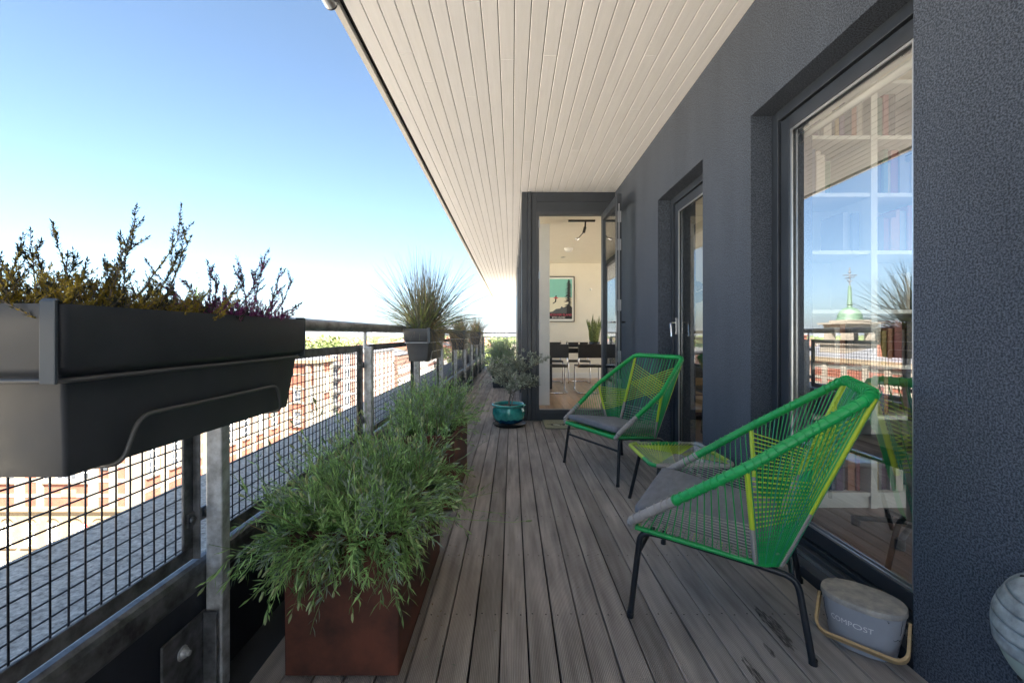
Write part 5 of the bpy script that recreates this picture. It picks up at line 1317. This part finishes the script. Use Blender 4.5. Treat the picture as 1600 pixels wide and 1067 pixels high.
# street row behind it, facing the road
cols = [('brick_brown', 'brown'), ('brick_pale', 'buff'), ('render_white', 'white'), ('brick', 'red'), ('brick_brown', 'dark brown'), ('brick_pale', 'pale'), ('brick', 'orange red'), ('render_white', 'cream'), ('brick_pale', 'sandy'), ('brick_brown', 'reddish brown')]
y = 116; rr = random.Random(9)
ordw = ['first', 'second', 'third', 'fourth', 'fifth', 'sixth', 'seventh', 'eighth', 'ninth', 'tenth']
for k, (mn, cn) in enumerate(cols):
    L = rr.uniform(13, 19); top = rr.uniform(-5.6, -3.2); hs = thing('street_house', f'{cn} terraced house, {ordw[k]} in the row beyond the white framed block', 'house', (-36, y + L / 2, GZ), 'houses lining the far street')
    mb = MB(); mb.box(-46, -31, y, y + L, GZ, top); mb.build('wall', M[mn], hs)
    mb = MB(); xr = -38.5; mb.add([(-46.3, y, top), (-30.7, y, top), (-30.7, y + L, top), (-46.3, y + L, top), (xr, y, top + 2.2), (xr, y + L, top + 2.2)], [(0, 1, 4), (1, 2, 5, 4), (2, 3, 5), (3, 0, 4, 5)])
    for q in (0.5,): mb.box(xr - .5, xr + .5, y + .3, y + 1.9, top + 1, top + 3.2)
    mb.build('roof', M['tile'] if k % 2 else M['slate'], hs)
    fc = Fac((-31, y, 0), (0, 1, 0), (1, 0, 0)); fe = Fac((-46, y, 0), (1, 0, 0), (0, -1, 0)); nf = int((top - GZ) / 3.1); nw = int(L / 2.6)
    for f_ in range(nf):
        for q in range(nw): fc.win(hs, (q + .5) * L / nw, GZ + .9 + f_ * 3.1, 1.1, 1.7, surround=.12, bars=(2, 2), sm=M['render_white'])
    for q in range(1): mb = MB(); fc.box(mb, 0, L, GZ + 3.6, GZ + 3.9, 0, .25); mb.build('string_course', M['stone'], hs)
    y += L + .05
# far houses: shared meshes
def far_house(seed):
    rr = random.Random(seed); mb = MB(); L = rr.uniform(10, 22); W_ = rr.uniform(8, 12); H_ = rr.uniform(6, 12)
    mb.box(-L / 2, L / 2, -W_ / 2, W_ / 2, 0, H_, 0)
    mb.add([(-L / 2 - .3, -W_ / 2 - .3, H_), (L / 2 + .3, -W_ / 2 - .3, H_), (L / 2 + .3, W_ / 2 + .3, H_), (-L / 2 - .3, W_ / 2 + .3, H_), (-L / 2, 0, H_ + 3), (L / 2, 0, H_ + 3)], [(0, 1, 5, 4), (2, 3, 4, 5), (1, 2, 5), (3, 0, 4)], 1)
    for k in range(int(L / 2.5)):
        for f_ in range(int(H_ / 3)):
            a = -L / 2 + 1.2 + k * 2.5; mb.box(a - .55, a + .55, -W_ / 2 - .06, -W_ / 2, f_ * 3 + .9, f_ * 3 + 2.5, 2); 
    for f_ in range(int(H_ / 3)):
        for yy_ in (-2, 2): mb.box(L / 2, L / 2 + .06, yy_ - .5, yy_ + .5, f_ * 3 + .9, f_ * 3 + 2.5, 2)
    for k in range(2): mb.box(-L / 2 + 1 + k * L * .6, -L / 2 + 2 + k * L * .6, -.4, .6, H_ + 1.5, H_ + 4, 0)
    me_o = mb.build('city_house', [M[rr.choice(['brick', 'brick_pale', 'rooflight_white', 'brick_brown', 'brick_pale'])], M[rr.choice(['tile', 'slate', 'tile'])], M['far_glass']])
    return me_o
protos = [far_house(s) for s in range(8)]
def leafball(seed, n=900, trunk=True):
    rr = random.Random(seed); mb = MB(); cl = [(Vector((rr.gauss(0, .32), rr.gauss(0, .32), rr.uniform(.42, .95))), rr.uniform(.14, .26)) for _ in range(13)]
    for i in range(n):
        c_, r_ = rr.choice(cl); d = Vector((rr.gauss(0, 1), rr.gauss(0, 1), rr.gauss(0, 1))).normalized(); p = c_ + d * r_ * rr.uniform(.6, 1.05)
        mb.leaf(p, Vector((rr.uniform(-1, 1), rr.uniform(-1, 1), rr.uniform(-1, 1))), .085, .03, d, 0)
    if trunk:
        mb.tube([(0, 0, 0), (.01, 0, .25), (0, .01, .5)], [.035, .026, .015], 7, mi=1)
        for c_, r_ in cl[:7]: mb.tube([(0, 0, .35), tuple(c_)], [.014, .004], 5, mi=1, caps=False)
    return mb.build('city_tree', [M['tree_leaf'], M['bark']])
tprotos = [leafball(100 + k) for k in range(3)]
rr = random.Random(17); used = [0] * 8; usedt = [0] * 3
def put(proto, loc, rz, sc, label, cat, group, first):
    o = proto if first else proto.copy()
    if not first: C.objects.link(o)
    o.location = loc; o.rotation_euler = (0, 0, rz); o.scale = (sc, sc, sc) if not isinstance(sc, tuple) else sc; tag(o, label, cat, group); return o
placed = []
tries = 0
while len(placed) < 210 and tries < 6000:
    tries += 1
    Y_ = 130 + 1100 * rr.random() ** 1.25; u_ = rr.uniform(330, 800); X_ = (u_ - 800) * Y_ / F
    if X_ > -14 or (X_ > -52 and Y_ < 340 and X_ < -26): continue
    if -30 < X_ < -6: continue
    if any((X_ - a) ** 2 + (Y_ - b) ** 2 < 19 ** 2 for a, b in placed): continue
    placed.append((X_, Y_)); k = rr.randrange(8)
    put(protos[k], (X_, Y_, GZ), rr.choice([0, PI / 2, .3, 1.2, -.4]), 1.0, 'distant brick terraced house among rooftops and trees across the city', 'house', 'distant houses across the city', used[k] == 0); used[k] += 1
for k in range(150):
    Y_ = 150 + 1300 * rr.random() ** 1.2; u_ = rr.uniform(330, 800); X_ = (u_ - 800) * Y_ / F
    if X_ > -8: X_ = -8 - rr.uniform(0, 30)
    if -54 < X_ < -26 and Y_ < 345: continue
    q = rr.randrange(3); s_ = rr.uniform(11, 17)
    put(tprotos[q], (X_, Y_, GZ), rr.uniform(0, 6), (s_ * 1.15, s_ * 1.15, s_), 'distant leafy green tree among the city rooftops', 'tree', 'distant trees across the city', usedt[q] == 0); usedt[q] += 1
# street trees behind the modern block
for k, (X_, Y_, s_) in enumerate(((-50, 122, 17), (-55, 135, 18), (-62, 128, 17), (-70, 140, 19))):
    put(tprotos[k % 3], (X_, Y_, GZ), k, (s_, s_, s_ * 1.0), ['bright green tree behind the town hall roof, nearest of four', 'bright green tree behind the town hall, second of four', 'wide green tree behind the town hall, third of four', 'farthest green tree behind the town hall'][k], 'tree', 'trees behind the town hall', False)
# skyline blocks
def sky_block(seed):
    rr = random.Random(seed); mb = MB(); w_, d_, h = rr.uniform(14, 40), rr.uniform(14, 22), rr.uniform(24, 52)
    mb.box(-w_ / 2, w_ / 2, -d_ / 2, d_ / 2, 0, h, 0); mb.box(-w_ / 5, w_ / 5, -d_ / 4, d_ / 4, h, h + 4, 0)
    for f_ in range(int(h / 3.2)): mb.box(-w_ / 2 + 1, w_ / 2 - 1, -d_ / 2 - .1, -d_ / 2, f_ * 3.2 + 1, f_ * 3.2 + 2.5, 1); mb.box(w_ / 2, w_ / 2 + .1, -d_ / 2 + 1, d_ / 2 - 1, f_ * 3.2 + 1, f_ * 3.2 + 2.5, 1)
    return mb.build('tower_block', [M['tower_far'], M['far_glass']])
sps = [sky_block(s) for s in range(6)]; ub = [0] * 6
for k in range(70):
    Y_ = rr.uniform(1300, 3600); u_ = rr.uniform(200, 800); X_ = (u_ - 800) * Y_ / F; q = rr.randrange(6)
    put(sps[q], (X_, Y_, GZ), rr.uniform(-.5, .5), rr.uniform(.5, 1.0), 'pale grey tower block on the hazy skyline', 'tower block', 'tower blocks on the skyline', ub[q] == 0); ub[q] += 1
# far woods read as one mass
mb = MB(); rr = random.Random(55)
for k in range(5200):
    Y_ = 900 + 3200 * rr.random() ** 1.1; u_ = rr.uniform(150, 830); X_ = (u_ - 800) * Y_ / F; s_ = rr.uniform(7, 13)
    P = [(X_ + s_ * .8 * math.cos(2 * PI * q / 5 + k), Y_ + s_ * .8 * math.sin(2 * PI * q / 5 + k), GZ) for q in range(5)]
    P2 = [(X_ + s_ * .9 * math.cos(2 * PI * q / 5 + k + .4), Y_ + s_ * .9 * math.sin(2 * PI * q / 5 + k), GZ + s_ * rr.uniform(.45, .8)) for q in range(5)]; P3 = [(X_ + rr.uniform(-2, 2), Y_, GZ + s_ * rr.uniform(.9, 1.2))]
    mb.add(P + P2 + P3, [(q, (q + 1) % 5, 5 + (q + 1) % 5, 5 + q) for q in range(5)] + [(5 + q, 5 + (q + 1) % 5, 10) for q in range(5)])
o = mb.build('distant_woods', M['tree_leaf']); tag(o, 'belt of distant treetops below the skyline', 'woods', None, 'stuff')

# haze
mb = MB(); mb.box(-6500, 6500, -6500, 6500, GZ - 1.5, 46)
hz = mb.build('haze', []); tag(hz, 'thin pale haze over the distant city', 'haze', None, 'stuff')
hm = bpy.data.materials.new('city_haze'); hm.use_nodes = True; hn = hm.node_tree.nodes; hn.clear()
ho = hn.new('ShaderNodeOutputMaterial'); hv = hn.new('ShaderNodeVolumePrincipled'); hv.inputs['Color'].default_value = (.86, .92, 1, 1)
hv.inputs['Density'].default_value = .00013; hv.inputs['Anisotropy'].default_value = .3
hm.node_tree.links.new(hv.outputs[0], ho.inputs['Volume']); hz.data.materials.append(hm)

for o in C.objects:
    if '_w' in o: del o['_w']
